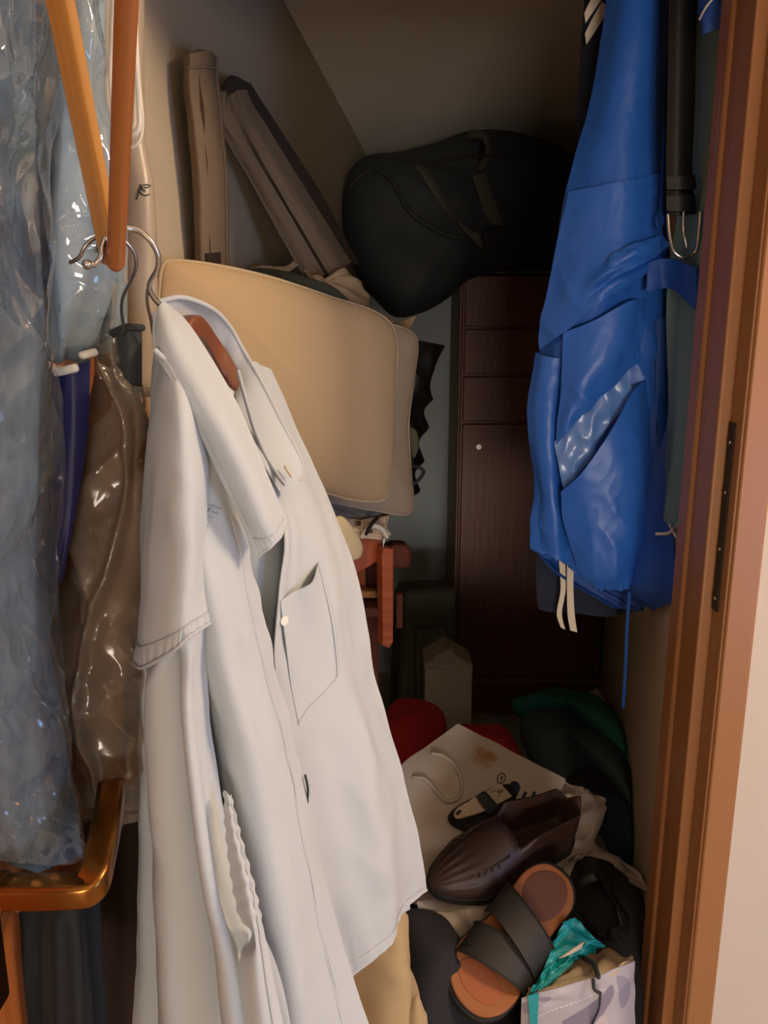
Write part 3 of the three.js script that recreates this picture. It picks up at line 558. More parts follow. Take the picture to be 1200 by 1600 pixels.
  // sleeve placket with slit and cuff seam running down the near side
  const cuff = new Sheet([
    [[349, 1235, .572], [356, 1240, .568], [362, 1246, .572]], [[352, 1300, .565], [366, 1305, .558], [378, 1310, .566]], [[362, 1380, .559], [384, 1385, .548], [400, 1392, .558]], [[376, 1460, .556], [396, 1462, .541], [414, 1462, .553]], [[372, 1540, .552], [402, 1545, .537], [432, 1550, .55]], [[378, 1690, .548], [420, 1690, .533], [462, 1690, .546]]], { nu: 18, nv: 70, thick: 0.0016, fold: (u, v) => 0.001 * Math.sin(v * 90) * (1 - sstep(0.5, 0.6, v)) - 0.012 * bumpf(v, 0.62, 0.05) * bumpf(u, 0.1, 0.35) });
  part(sl2, 'sleeve_placket', cuff.geo(), M.shirt);
  part(sl2, 'placket_stitching', tube(Array.from({ length: 20 }, (_, i) => cuff.at(0.75, i / 19 * 0.9, 0.001)), 0.0006, { n: 60, sides: 5 }), M.shirtThread);
  // yoke seam puckers on the near front
  const yk = [[331, 792], [322, 806], [312, 822], [302, 838], [296, 852]];
  part(np, 'yoke_seam', [tube(yk.map(p => near.on(p[0], p[1], 0.0012)), 0.0011, { n: 40, sides: 6 }), ...Array.from({ length: 9 }, (_, i) => { const a = i / 8, x = 331 - 35 * a, y = 792 + 60 * a; return tube([near.on(x - 7, y - 3, 0.0006), near.on(x + 8, y + 5, 0.0012)], 0.0009, { n: 8, sides: 5 }); })], M.shirt);
  // collar
  const leaf = new Sheet([
    [[259, 474, .636], [251, 478, .618], [243, 490, .610]],
    [[288, 499, .625], [264, 518, .597], [242, 543, .597]],
    [[321, 546, .615], [292, 570, .588], [262, 580, .583]],
    [[367, 625, .61], [332, 642, .578], [296, 640, .578]],
    [[391, 678, .61], [360, 698, .578], [322, 694, .585]],
    [[417, 742, .612], [389, 760, .584], [349, 752, .588]],
    [[436, 788, .617], [410, 815, .59], [374, 802, .594]],
    [[447, 822, .622], [426, 846, .602], [402, 870, .60]]], { nu: 26, nv: 70, thick: 0.003, fold: (u, v) => 0.004 * bumpf(u, 0.5, 0.4) + 0.0006 * Math.sin(u * 60) * sstep(0.9, 0.95, v) });
  const co = part(t, 'collar', leaf.geo(), M.shirt);
  part(co, 'collar_edge', tube([...Array.from({ length: 22 }, (_, i) => leaf.at(1, i / 21, -0.0012)), ...Array.from({ length: 6 }, (_, i) => leaf.at(1 - (i + 1) / 6, 1, -0.0012))], 0.0019, { n: 150, sides: 7 }), M.shirt);
  part(co, 'collar_stitching', [tube(Array.from({ length: 22 }, (_, i) => leaf.at(0.9, i / 21 * 0.94, 0.0006)), 0.0005, { n: 90, sides: 5 }), tube(Array.from({ length: 8 }, (_, i) => leaf.at(0.05 + 0.85 * i / 7, 0.94, 0.0006)), 0.0006, { n: 30, sides: 5 })], M.shirtThread);
  // band showing as a double line under the near collar leaf
  const band = [[243, 548], [262, 566], [282, 592], [300, 628], [318, 664], [332, 700], [338, 722]];
  part(t, 'collar_band', [tube(band.map((p, i) => P(p[0], p[1], .585 + i * 0.002)), 0.0022, { n: 60, sides: 7 })], M.shirt);
  const leaf2 = new Sheet([
    [[250, 472, .64], [255, 479, .646], [262, 488, .652]],
    [[286, 466, .66], [290, 480, .678], [296, 498, .684]],
    [[331, 483, .70], [329, 500, .716], [326, 522, .722]],
    [[359, 511, .735], [352, 532, .742], [345, 557, .742]],
    [[379, 546, .746], [370, 576, .742], [362, 600, .737]],
    [[408, 596, .735], [392, 616, .726], [371, 630, .712]],
    [[440, 660, .725], [415, 673, .712], [384, 674, .697]],
    [[471, 721, .72], [446, 735, .70], [412, 727, .682]],
    [[470, 748, .716], [455, 766, .70], [436, 768, .687]]], { nu: 24, nv: 80, thick: 0.003, fold: (u, v) => 0.003 * bumpf(u, 0.5, 0.4) });
  const co2 = part(t, 'collar', leaf2.geo(), M.shirt);
  part(co2, 'collar_edge', tube(Array.from({ length: 26 }, (_, i) => leaf2.at(0, i / 25, -0.0012)), 0.0024, { n: 150, sides: 7 }), M.shirt);
  part(co2, 'collar_band', [tube([[372, 580, .722], [384, 625, .712], [398, 672, .705], [415, 712, .698], [432, 740, .692], [444, 756, .689]].map(p => P(p[0], p[1], p[2] - 0.008)), 0.002, { n: 60, sides: 6 })], M.shirt);
  part(co2, 'buttonhole', tube([[446, 730, .688], [455, 744, .69]].map(p => P(p[0], p[1], p[2])), 0.0015, { n: 8, sides: 6 }), S(0xc9b8a4, 0.9));
  // chest pocket, its mouth gaping
  const pk = [[[432, 938], [452, 924], [470, 908], [494, 878]], [[442, 1000], [465, 990], [490, 985], [510, 965]], [[456, 1075], [480, 1065], [505, 1050], [523, 1040]], [[468, 1134], [488, 1108], [506, 1085], [522, 1058]]];
  const pks = new Sheet(pk.map((r, j) => r.map((c, i) => far.on(c[0], c[1], 0.0010 + (j === 0 ? (i === 2 ? 0.014 : i === 1 ? 0.006 : 0) : j === 1 ? 0.003 : 0)))), { nu: 24, nv: 40, thick: 0.0012 });
  const po = part(t, 'pocket', pks.geo(), M.shirt);
  part(po, 'pocket_stitching', [tube(Array.from({ length: 14 }, (_, i) => pks.at(0.95, i / 13, 0.0006)), 0.0008, { n: 60, sides: 5 }), tube(Array.from({ length: 14 }, (_, i) => pks.at(1, i / 13, -0.0004)), 0.0007, { n: 60, sides: 6 }), tube(Array.from({ length: 10 }, (_, i) => pks.at(i / 9, 0.97, 0.0006)), 0.0008, { n: 40, sides: 5 })], M.shirt);
  const bt = (p, n, r) => { const g = new THREE.CylinderGeometry(r, r, 0.0018, 20); g.rotateX(Math.PI / 2); const m = new THREE.Matrix4().lookAt(n, new V3(), new V3(0, 1, 0)).setPosition(p); g.applyMatrix4(m); return g; };
  const bp = far.on(439, 968, 0.003); part(t, 'button', bt(bp, new V3(0.8, 0, 0.6), 0.005), M.button);
  const sl3 = [[477, 1212, .654], [481, 1232, .655], [480, 1258, .656]];
  part(np, 'buttonhole', tube(sl3.map(p => P(p[0], p[1], p[2] - 0.002)), 0.0013, { n: 16, sides: 6 }), M.charcoal);
}

// ---------- cushions and what lies under and above them ----------
const piped = (t, geo, mat, pm, r = 0.0035) => { part(t, 'cover', geo, mat); const k = puff.last; part(t, 'piping', tube(k.ring.filter((_, i) => i % 2 === 0), r, { closed: true, n: 160, sides: 8 }), pm); };
{
  const t = thing('seat_cushion', 'beige piped square cushion, front one of two leaning behind the shirt', 'cushion');
  piped(t, puff([[250, 440, 1.12], [257, 411, 1.125], [275, 408, 1.14], [400, 428, 1.26], [520, 466, 1.38], [596, 494, 1.46], [617, 520, 1.485], [615, 640, 1.475], [610, 745, 1.465], [602, 778, 1.46], [560, 782, 1.41], [500, 768, 1.34], [380, 760, 1.22], [258, 740, 1.11], [248, 600, 1.11]], { front: 0.03, back: 0.03, pw: 3.2, m: 96, rings: 22, noise: (x, y, r) => 0.004 * N(x * 9, y * 9) * r + 0.0025 * Math.max(0, N(x * 20 + y * 30, y * 6)) * sstep(0.6, 0.95, r) }), M.cushion, M.piping);
}
{
  const t = thing('seat_cushion', 'greyish piped square cushion, rear one of two leaning behind the shirt', 'cushion');
  piped(t, puff([[300, 470, 1.27], [400, 462, 1.36], [560, 494, 1.50], [640, 518, 1.58], [651, 530, 1.59], [645, 600, 1.58], [638, 660, 1.575], [641, 730, 1.575], [644, 795, 1.57], [636, 803, 1.56], [580, 796, 1.49], [500, 782, 1.41], [330, 770, 1.27], [295, 620, 1.25]], { front: 0.018, back: 0.025, pw: 3.6, m: 96, noise: (x, y, r) => 0.003 * N(x * 8, y * 8) * r }), M.cushionGrey, M.pipingGrey, 0.003);
}
solo('mesh_cloth', 'grey knitted cloth folded directly under the cushions', 'cloth', sheet([[[470, 770, 1.42], [540, 785, 1.50], [608, 798, 1.57]], [[480, 800, 1.40], [545, 806, 1.49], [608, 812, 1.56]], [[490, 812, 1.42], [548, 818, 1.50], [606, 822, 1.57]]], { nu: 30, nv: 16, thick: 0.02, fold: (u, v) => 0.004 * N(u * 14, v * 5) }), M.greyMesh);
{
  const cv = document.createElement('canvas'); cv.width = 256; cv.height = 128; const x = cv.getContext('2d'); x.fillStyle = '#d9c2a6'; x.fillRect(0, 0, 256, 128);
  x.fillStyle = '#5d4436'; for (const r of [[70, 4, 26, 34], [120, 48, 24, 40], [20, 60, 16, 18]]) x.fillRect(...r); x.strokeStyle = '#a88c74'; x.lineWidth = 3; for (let i = 0; i < 8; i++) { x.strokeRect(8 + i * 34, 6, 30, 36); x.strokeRect(22 + i * 34, 50, 34, 40); }
  const tx = new THREE.CanvasTexture(cv); tx.colorSpace = THREE.SRGBColorSpace;
  const t = thing('patterned_scarf', 'cream scarf with brown squares and a twisted knot under the cushions', 'scarf');
  part(t, 'cloth', sheet([[[520, 804, 1.46], [560, 812, 1.49], [590, 808, 1.52], [610, 806, 1.555]], [[525, 825, 1.44], [560, 828, 1.475], [592, 826, 1.50], [609, 824, 1.55]], [[530, 840, 1.46], [562, 841, 1.48], [590, 842, 1.51], [611, 836, 1.555]]], { nu: 40, nv: 20, thick: 0.006, unit: 1, fold: (u, v) => 0.006 * Math.sin(u * 16 + v * 3) * sstep(0.45, 0.8, u) + 0.002 * N(u * 10, v * 6) }), PH(0xffffff, 0.85, { map: tx }));
  part(t, 'fold', tube([[566, 838, 1.47], [580, 822, 1.47], [596, 826, 1.485], [604, 838, 1.50]], 0.0055, { n: 30 }), M.whiteTape);
  part(t, 'knot_strap', tube([[572, 834, 1.466], [580, 820, 1.462], [590, 808, 1.48]], 0.004, { n: 20 }), M.coatDark, 'dark strap');
  part(t, 'tail', poly([[598, 842, 1.49], [603, 842, 1.49], [598, 858, 1.49]], 0.004), M.paperWhite);
}
{
  const t = thing('slipper', 'cream rubber slipper sole with bumpy tread poking out beside the shirt', 'slipper');
  const g = puff([[520, 812, 1.30], [532, 806, 1.31], [548, 820, 1.33], [558, 835, 1.345], [566, 856, 1.355], [562, 870, 1.35], [548, 876, 1.335], [530, 870, 1.315], [505, 850, 1.29]], { front: 0.008, back: 0.012, pw: 6, q: 2, m: 60 });
  part(t, 'sole', g, M.cream); const rr = rng(4), k = puff.last;
  for (let i = 0; i < 26; i++) { const x = 522 + (i % 5) * 8 + ((i / 5 | 0) % 2) * 4, y = 818 + (i / 5 | 0) * 9 + (i % 5) * 2.2; const s = new THREE.SphereGeometry(0.0042, 8, 6); s.scale(1, 0.7, 1); const p = P(x, y, 1.30 + (x - 520) * 0.0012 - 0.002); s.translate(p.x, p.y, p.z); part(t, 'tread_knob', s, M.cream); }
}
{
  const t = thing('wooden_chair', 'reddish brown folding wooden chair carrying the cushions', 'chair');
  part(t, 'curved_rail', poly([[500, 840, 1.47], [540, 842, 1.50], [578, 842, 1.52], [597, 842, 1.535], [597, 866, 1.535], [592, 876, 1.53], [575, 886, 1.52], [556, 896, 1.505], [520, 905, 1.48]], 0.024), M.chair);
  part(t, 'leg', poly([[597, 868, 1.50], [600, 856, 1.50], [615, 858, 1.51], [615, 1004, 1.51], [608, 1013, 1.508], [599, 1010, 1.50]], 0.03), M.chair);
  part(t, 'stretcher', poly([[560, 923, 1.56], [588, 924, 1.57], [592, 929, 1.57], [592, 935, 1.57], [560, 935, 1.56]], 0.03), M.hangerLight, 'pale wooden stretcher');
  part(t, 'back_slat', poly([[556, 880, 1.60], [571, 880, 1.605], [574, 1000, 1.605], [560, 1000, 1.60]], 0.02), M.chair);
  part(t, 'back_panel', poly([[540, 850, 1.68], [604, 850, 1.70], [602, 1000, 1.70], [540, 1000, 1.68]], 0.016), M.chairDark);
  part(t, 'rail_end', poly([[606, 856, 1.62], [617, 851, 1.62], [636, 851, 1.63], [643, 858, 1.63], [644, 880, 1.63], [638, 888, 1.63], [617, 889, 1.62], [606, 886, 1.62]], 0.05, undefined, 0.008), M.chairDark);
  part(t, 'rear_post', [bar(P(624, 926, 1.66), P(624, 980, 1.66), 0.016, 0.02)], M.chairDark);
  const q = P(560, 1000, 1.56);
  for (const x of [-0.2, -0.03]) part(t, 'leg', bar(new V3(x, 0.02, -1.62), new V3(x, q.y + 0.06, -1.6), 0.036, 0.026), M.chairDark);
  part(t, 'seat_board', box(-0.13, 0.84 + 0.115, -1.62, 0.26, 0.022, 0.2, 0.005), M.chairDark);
}
// empty cushion covers standing against the left wall
{
  const t = thing('cushion_cover', 'upright narrow beige foam cushion standing against the left wall', 'cushion');
  const A = [[[286, 88, 1.20], [300, 83, 1.19], [330, 80, 1.24], [340, 98, 1.34]], [[290, 140, 1.205], [300, 142, 1.19], [330, 144, 1.245], [344, 140, 1.35]], [[300, 280, 1.22], [316, 282, 1.21], [342, 282, 1.27], [356, 280, 1.38]], [[306, 440, 1.24], [318, 440, 1.23], [344, 440, 1.29], [360, 440, 1.40]]];
  const sh = new Sheet(A, { nu: 24, nv: 60, thick: 0.02, face: new V3(0.8, 0, 1), fold: (u, v) => 0.002 * N(u * 4, v * 8) });
  part(t, 'cover', sh.geo(), M.coverA);
  part(t, 'seam', [tube(Array.from({ length: 20 }, (_, i) => sh.at(0.86, i / 19, 0.0015)), 0.0026, { n: 60 }), tube(Array.from({ length: 8 }, (_, i) => sh.at(0.2 + i / 12, 0.155, 0.001)), 0.002, { n: 20 })], M.coverA);
  part(t, 'tag', poly([[323, 396, 1.225], [346, 394, 1.275], [347, 440, 1.285], [325, 440, 1.235]], 0.004), M.coatDark, 'dark brown patch');
}
{
  const t = thing('cushion_cover', 'unzipped beige cushion cover leaning diagonally in the left corner', 'cushion cover');
  const low = new Sheet([[[340, 140, 1.36], [346, 142, 1.35], [357, 152, 1.37]], [[341, 190, 1.36], [352, 185, 1.36], [366, 180, 1.38]], [[383, 265, 1.47], [394, 260, 1.46], [405, 254, 1.47]], [[430, 350, 1.56], [443, 346, 1.55], [456, 341, 1.56]], [[484, 446, 1.66], [496, 438, 1.65], [508, 430, 1.66]]], { nu: 14, nv: 60, thick: 0.012, face: new V3(0.8, 0, 1), fold: (u, v) => 0.002 * N(u * 3, v * 10) });
  part(t, 'lower_band', low.geo(), M.coverB);
  const up = new Sheet([[[358, 150, 1.38], [370, 142, 1.40], [386, 140, 1.44]], [[371, 178, 1.40], [380, 166, 1.42], [393, 158, 1.46]], [[410, 252, 1.48], [424, 244, 1.49], [441, 236, 1.54]], [[461, 340, 1.57], [476, 330, 1.58], [492, 318, 1.65]], [[514, 430, 1.67], [532, 420, 1.68], [549, 410, 1.76]]], { nu: 18, nv: 60, thick: 0.012, face: new V3(0.8, 0.2, 1), fold: (u, v) => 0.002 * N(u * 3 + 4, v * 10) });
  part(t, 'upper_band', up.geo(), M.coverB);
  part(t, 'opening', sheet([[[352, 146, 1.39], [362, 150, 1.40]], [[362, 182, 1.41], [374, 178, 1.42]], [[401, 256, 1.49], [413, 253, 1.50]], [[450, 344, 1.58], [464, 341, 1.59]], [[502, 434, 1.68], [516, 430, 1.69]]], { nu: 6, nv: 40, thick: 0.004 }), M.coverShade, 'zip opening with its shade painted dark');
  part(t, 'mouth', sheet([[[346, 134, 1.39], [358, 118, 1.42], [376, 122, 1.46], [388, 132, 1.47]], [[346, 144, 1.37], [360, 142, 1.38], [374, 142, 1.41], [388, 142, 1.45]]], { nu: 16, nv: 8, thick: 0.004 }), M.coverShade);  // shade inside the mouth put into a dark sheet
  part(t, 'side_panel', sheet([[[376, 124, 1.46], [392, 130, 1.50]], [[390, 152, 1.47], [408, 156, 1.53]], [[438, 232, 1.55], [458, 233, 1.62]], [[489, 316, 1.66], [510, 316, 1.74]], [[546, 408, 1.77], [562, 414, 1.86]]], { nu: 8, nv: 40, thick: 0.004 }), M.coverShade, 'back side with its shade painted in');
  part(t, 'piping', [tube(Array.from({ length: 24 }, (_, i) => low.at(0, i / 23, 0.001)), 0.003, { n: 70 }), tube(Array.from({ length: 24 }, (_, i) => up.at(0.5, i / 23, 0.001)), 0.002, { n: 70 })], M.coverB);
}
{
  const t = thing('crumpled_cover', 'crumpled beige fabric cover heaped above the cushions', 'cushion cover');
  const sh = new Sheet([[[470, 396, 1.65], [482, 436, 1.61], [500, 444, 1.59], [536, 420, 1.63], [556, 436, 1.69]], [[500, 444, 1.63], [512, 450, 1.60], [530, 446, 1.60], [556, 448, 1.64], [574, 468, 1.69]], [[520, 470, 1.59], [536, 478, 1.57], [552, 486, 1.59], [572, 484, 1.63], [586, 490, 1.69]], [[540, 490, 1.57], [560, 500, 1.57], [580, 506, 1.60], [600, 508, 1.64], [622, 506, 1.69]]], { nu: 40, nv: 40, thick: 0.005, fold: (u, v) => 0.015 * ridged(u * 3, v * 3, 4) - 0.006 });
  part(t, 'fabric', sh.geo(), M.crumple);
  part(t, 'flap', sheet([[[392, 421, 1.59], [410, 415, 1.57], [446, 416, 1.59], [462, 404, 1.63]], [[394, 424, 1.58], [412, 420, 1.57], [448, 424, 1.58], [466, 414, 1.62]]], { nu: 24, nv: 6, thick: 0.004 }), M.crumple);
  part(t, 'flap', sheet([[[600, 508, 1.67], [620, 506, 1.69], [648, 494, 1.75]], [[604, 516, 1.67], [624, 516, 1.69], [640, 510, 1.73]], [[612, 524, 1.67], [626, 524, 1.69], [634, 520, 1.71]]], { nu: 14, nv: 10, thick: 0.004, fold: (u, v) => 0.006 * Math.sin(u * 7) }), M.crumple);
}
solo('dark_pillow', 'dark grey-brown bolster squeezed between cushion and crumpled cover', 'pillow', puff([[384, 426, 1.56], [410, 420, 1.58], [470, 432, 1.57], [530, 456, 1.59], [552, 486, 1.59], [500, 490, 1.58], [420, 470, 1.54], [380, 450, 1.53]], { front: 0.03, back: 0.06 }), M.olive);

// black plastic bag behind the cushions
{
  const t = thing('black_bag', 'thin black plastic bag hanging behind the right edge of cushions', 'plastic bag');
  const rag = (u, v, p) => 0.02 * ridged(p.x * 14, p.y * 14, 2) - 0.008;
  part(t, 'film', sheet([[[600, 520, 1.68], [640, 528, 1.66], [668, 536, 1.68], [690, 540, 1.74]], [[600, 580, 1.68], [640, 580, 1.65], [670, 576, 1.68], [684, 574, 1.73]], [[600, 640, 1.68], [636, 640, 1.66], [660, 630, 1.69], [670, 622, 1.72]], [[600, 720, 1.68], [632, 710, 1.67], [652, 700, 1.69], [660, 690, 1.72]], [[600, 790, 1.68], [628, 780, 1.67], [644, 772, 1.69], [650, 764, 1.72]]], { nu: 44, nv: 60, thick: 0.002, fold: rag }), PH(0x141619, 0.45, {}));
  part(t, 'handle', [tube([[646, 728, 1.65], [658, 732, 1.64], [662, 738, 1.65], [652, 752, 1.66], [646, 756, 1.66]], 0.004, { n: 30 })], M.charcoal);
  part(t, 'olive_lining', puff([[640, 668, 1.66], [650, 672, 1.66], [654, 700, 1.66], [646, 716, 1.66], [640, 700, 1.66]], { front: 0.01, back: 0.01 }), M.olive);
}

// ---------- cabinet, duffel ----------
{
  const t = thing('cabinet', 'dark mahogany cabinet with three drawers above one tall door', 'cabinet');
  const zf = -2.9, L = P(718, 700, 2.9).x, R = 0.9, top = P(800, 426, 2.9).y, bot = P(800, 1062, 2.9).y, cx = (L + R) / 2, w = R - L;
  part(t, 'carcass', [box(cx, (top + bot) / 2 - 0.004, zf - 0.20, w - 0.004, top - bot - 0.01, 0.36)], M.mahog);
  part(t, 'top_board', box(cx, top + 0.008, zf - 0.19, w + 0.02, 0.02, 0.40, 0.004), M.mahogEdge, 'pale edged top board');
  part(t, 'side_edge', box(L - 0.004, (top + bot) / 2, zf - 0.2, 0.008, top - bot, 0.38, 0.002), M.mahogEdge);
  const Y = y => P(800, y, 2.9).y;
  [[431, 510], [515, 584], [589, 658]].forEach(([a, b], i) => {
    const d = part(t, 'drawer', box(cx + 0.004, (Y(a) + Y(b)) / 2, zf - 0.009, w - 0.012, Y(a) - Y(b), 0.022, 0.004), M.mahog);
    part(d, 'knob', (() => { const s = new THREE.SphereGeometry(0.011, 14, 10); s.scale(1, 1, 0.7); s.translate(cx, (Y(a) + Y(b)) / 2, zf + 0.008); return s; })(), M.mahogEdge);
  });
  const d = part(t, 'door', box(cx + 0.004, (Y(663) + Y(1056)) / 2, zf - 0.009, w - 0.012, Y(663) - Y(1056), 0.022, 0.004), M.mahog);
  part(d, 'lock', (() => { const c = new THREE.CylinderGeometry(0.0105, 0.0115, 0.012, 24); c.rotateX(Math.PI / 2); const p = P(748, 698, 2.892); c.translate(p.x, p.y, p.z); return c; })(), M.chrome);
  part(t, 'bottom_rail', box(cx, bot - 0.004, zf - 0.19, w + 0.01, 0.014, 0.40, 0.003), M.mahogEdge);
  part(t, 'plinth', box(cx, bot / 2, zf - 0.2, w - 0.02, bot - 0.01, 0.36, 0.002), M.mahog);
}
{
  const t = thing('duffel_bag', 'large black duffel bag slumped on top of the mahogany cabinet', 'duffel bag');
  const g = puff([[537, 300, 2.66], [548, 266, 2.68], [566, 250, 2.70], [610, 244, 2.74], [670, 230, 2.78], [720, 212, 2.80], [760, 208, 2.80], [800, 212, 2.80], [860, 230, 2.80], [905, 256, 2.80], [950, 300, 2.80], [960, 380, 2.80], [930, 416, 2.80], [840, 420, 2.78], [770, 424, 2.76], [728, 440, 2.72], [700, 466, 2.68], [660, 488, 2.64], [618, 494, 2.60], [590, 470, 2.60], [560, 430, 2.62], [540, 370, 2.64]],
    { front: 0.15, back: 0.15, pw: 3, q: 2.2, m: 110, rings: 26, noise: (x, y, r, s) => (0.022 * N(x * 5, y * 5, s) + 0.012 * ridged(x * 4 + y * 3, y * 5, 3)) * (1 - r * r) });
  part(t, 'body', g, M.bag);
  const fr = (x, y) => 2.56 + Math.max(0, (Math.abs(x - 740) / 240)) ** 2 * 0.1;
  const strap = (pts, w) => sheet(pts.map(p => [[p[0] - w * p[2], p[1] - w * p[3], p[4]], [p[0], p[1], p[4] - 0.005], [p[0] + w * p[2], p[1] + w * p[3], p[4]]]), { nu: 6, nv: 40, thick: 0.004 });
  part(t, 'strap', strap([[648, 244, 1, .2, 2.66], [664, 270, .9, .4, 2.57], [700, 330, .8, .6, 2.535], [730, 362, .6, .8, 2.52], [752, 378, .3, 1, 2.51]], 12), M.bagStrap);
  part(t, 'strap', strap([[748, 272, 1, -.3, 2.56], [760, 310, 1, -.3, 2.53], [772, 340, 1, -.3, 2.52], [790, 362, .6, .8, 2.515], [816, 364, .2, 1, 2.52]], 10), M.bagStrap);
  part(t, 'handle_wrap', bar(P(756, 376, 2.51), P(818, 358, 2.52), 0.055, 0.02, new V3(0, 0, 1), 0.009), M.blackCloth);
  part(t, 'handle_loop', tube([[728, 222, 2.72], [740, 210, 2.66], [756, 214, 2.64], [760, 240, 2.62], [752, 262, 2.6]], 0.014, { n: 30 }), M.bagStrap);
  part(t, 'zip', tube([[570, 262, 2.62], [660, 256, 2.6], [740, 244, 2.58], [830, 250, 2.60], [900, 280, 2.66]], 0.005, { n: 60 }), M.blackCloth);
  part(t, 'piping', tube([[548, 290, 2.60], [580, 264, 2.58], [612, 282, 2.53], [640, 330, 2.52], [690, 364, 2.5], [720, 372, 2.5]], 0.008, { n: 60 }), M.bag);
  part(t, 'buckle', bar(P(756, 220, 2.63), P(752, 250, 2.60), 0.02, 0.012), M.darkSteel);
}

// ---------- right: jackets, belt ----------
{
  const t = new THREE.Group(); t.name = 'unseen_coat_rail_2'; t.userData = { kind: 'structure' }; scene.add(t);  // unseen coat rail above the view, carries the hanging jackets
  const a = new V3(rightWallX(-1.2) - 0.012, 2.14, -1.2), b = new V3(rightWallX(-1.75) - 0.012, 2.14, -1.75);
  part(t, 'board', bar(a, b, 0.02, 0.07, new V3(0, 1, 0)), M.frame);
  for (const k of [0.15, 0.5, 0.85]) { const p = a.clone().lerp(b, k); part(t, 'peg', tube([p, p.clone().add(new V3(-0.05, -0.005, 0)), p.clone().add(new V3(-0.075, 0.02, 0))], 0.006, { n: 14 }), M.darkSteel); }
}
{
  const t = thing('windbreaker', 'bright blue nylon windbreaker hanging at the right doorpost', 'jacket');
  const wr = (u, v, p) => 0.006 * N(p.x * 12, p.y * 7, 2) + 0.004 * (ridged(p.x * 20 + p.y * 8, p.y * 9, 6) - 0.4) * (0.3 + sstep(0.3, 0.6, v)) + 0.0008 * ridged(p.x * 46, p.y * 30, 3);
  part(t, 'back', sheet([
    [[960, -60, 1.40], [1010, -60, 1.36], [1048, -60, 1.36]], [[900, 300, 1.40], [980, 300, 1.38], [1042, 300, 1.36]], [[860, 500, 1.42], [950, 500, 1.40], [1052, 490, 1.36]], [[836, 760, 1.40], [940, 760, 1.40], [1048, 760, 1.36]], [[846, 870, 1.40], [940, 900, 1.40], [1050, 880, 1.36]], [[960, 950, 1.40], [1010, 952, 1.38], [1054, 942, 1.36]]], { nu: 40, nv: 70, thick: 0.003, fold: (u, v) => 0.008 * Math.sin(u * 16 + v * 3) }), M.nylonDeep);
  const body = new Sheet([
    [[954, -60, 1.345], [985, -60, 1.30], [1015, -60, 1.29], [1036, -60, 1.31], [1046, -60, 1.35]],
    [[935, 90, 1.345], [965, 90, 1.30], [1000, 90, 1.29], [1026, 90, 1.31], [1041, 90, 1.35]],
    [[903, 230, 1.345], [940, 230, 1.30], [985, 230, 1.285], [1022, 230, 1.31], [1039, 230, 1.35]],
    [[875, 350, 1.35], [915, 350, 1.30], [970, 350, 1.275], [1018, 350, 1.29], [1036, 350, 1.34]],
    [[858, 430, 1.36], [895, 430, 1.31], [950, 425, 1.28], [1005, 415, 1.285], [1040, 408, 1.33]],
    [[838, 545, 1.37], [880, 540, 1.33], [940, 535, 1.31], [995, 520, 1.31], [1026, 500, 1.34]],
    [[823, 635, 1.37], [862, 640, 1.33], [915, 640, 1.32], [985, 640, 1.32], [1022, 640, 1.34]],
    [[838, 740, 1.37], [864, 760, 1.34], [900, 770, 1.33], [960, 770, 1.32], [1010, 770, 1.34]],
    [[834, 840, 1.37], [856, 866, 1.345], [890, 872, 1.335], [950, 880, 1.32], [1005, 860, 1.34]],
    [[840, 858, 1.37], [862, 880, 1.35], [898, 884, 1.34], [944, 906, 1.325], [1000, 880, 1.34]]], { nu: 60, nv: 130, thick: 0.003, fold: (u, v, p) => wr(u, v, p) + 0.010 * sstep(0.2, 0.4, v) * Math.sin(u * 9 + v * 9) - 0.012 * bumpf(u, 0.33 + 0.1 * (v - 0.7), 0.05) * sstep(0.5, 0.6, v) });
  part(t, 'body', body.geo(), M.nylon);
  // upper layer that folds over and ends in the diagonal hem
  const over = new Sheet([
    [[890, 300, 1.305], [940, 290, 1.268], [990, 280, 1.262], [1036, 270, 1.30]],
    [[872, 370, 1.31], [920, 360, 1.27], [980, 350, 1.256], [1036, 340, 1.295]],
    [[856, 450, 1.32], [905, 436, 1.275], [968, 400, 1.25], [1034, 372, 1.285]],
    [[842, 520, 1.335], [895, 480, 1.285], [960, 430, 1.252], [1036, 396, 1.285]],
    [[842, 546, 1.34], [892, 512, 1.29], [950, 462, 1.26], [1038, 412, 1.29]]], { nu: 44, nv: 50, thick: 0.003, fold: (u, v, p) => wr(u, v, p) + 0.014 * bumpf(v, 0.62, 0.1) * sstep(0.35, 0.7, u) - 0.012 * bumpf(v, 0.78, 0.06) * sstep(0.4, 0.7, u) });
  part(t, 'overlap', over.geo(), M.nylon);
  part(t, 'shine_fold', sheet([[[936, 430, 1.25], [958, 396, 1.238], [1000, 378, 1.236], [1034, 368, 1.26]], [[940, 434, 1.248], [966, 410, 1.228], [1004, 392, 1.226], [1032, 384, 1.255]], [[944, 440, 1.25], [978, 424, 1.238], [1004, 412, 1.238], [1030, 398, 1.262]]], { nu: 30, nv: 12, thick: 0.002, fold: (u, v) => 0.003 * N(u * 8, v * 3) }), M.nylon);
  // diagonal fold in the middle with the shiny lining beneath
  part(t, 'middle_fold', sheet([
    [[880, 520, 1.30], [930, 500, 1.275], [985, 470, 1.275], [1012, 470, 1.31]],
    [[876, 600, 1.30], [915, 580, 1.272], [965, 545, 1.272], [1006, 520, 1.30]],
    [[872, 660, 1.305], [895, 640, 1.28], [940, 600, 1.28], [1002, 545, 1.302]],
    [[870, 694, 1.31], [890, 672, 1.29], [930, 630, 1.29], [1000, 562, 1.308]]], { nu: 36, nv: 50, thick: 0.003, fold: wr }), M.nylon);
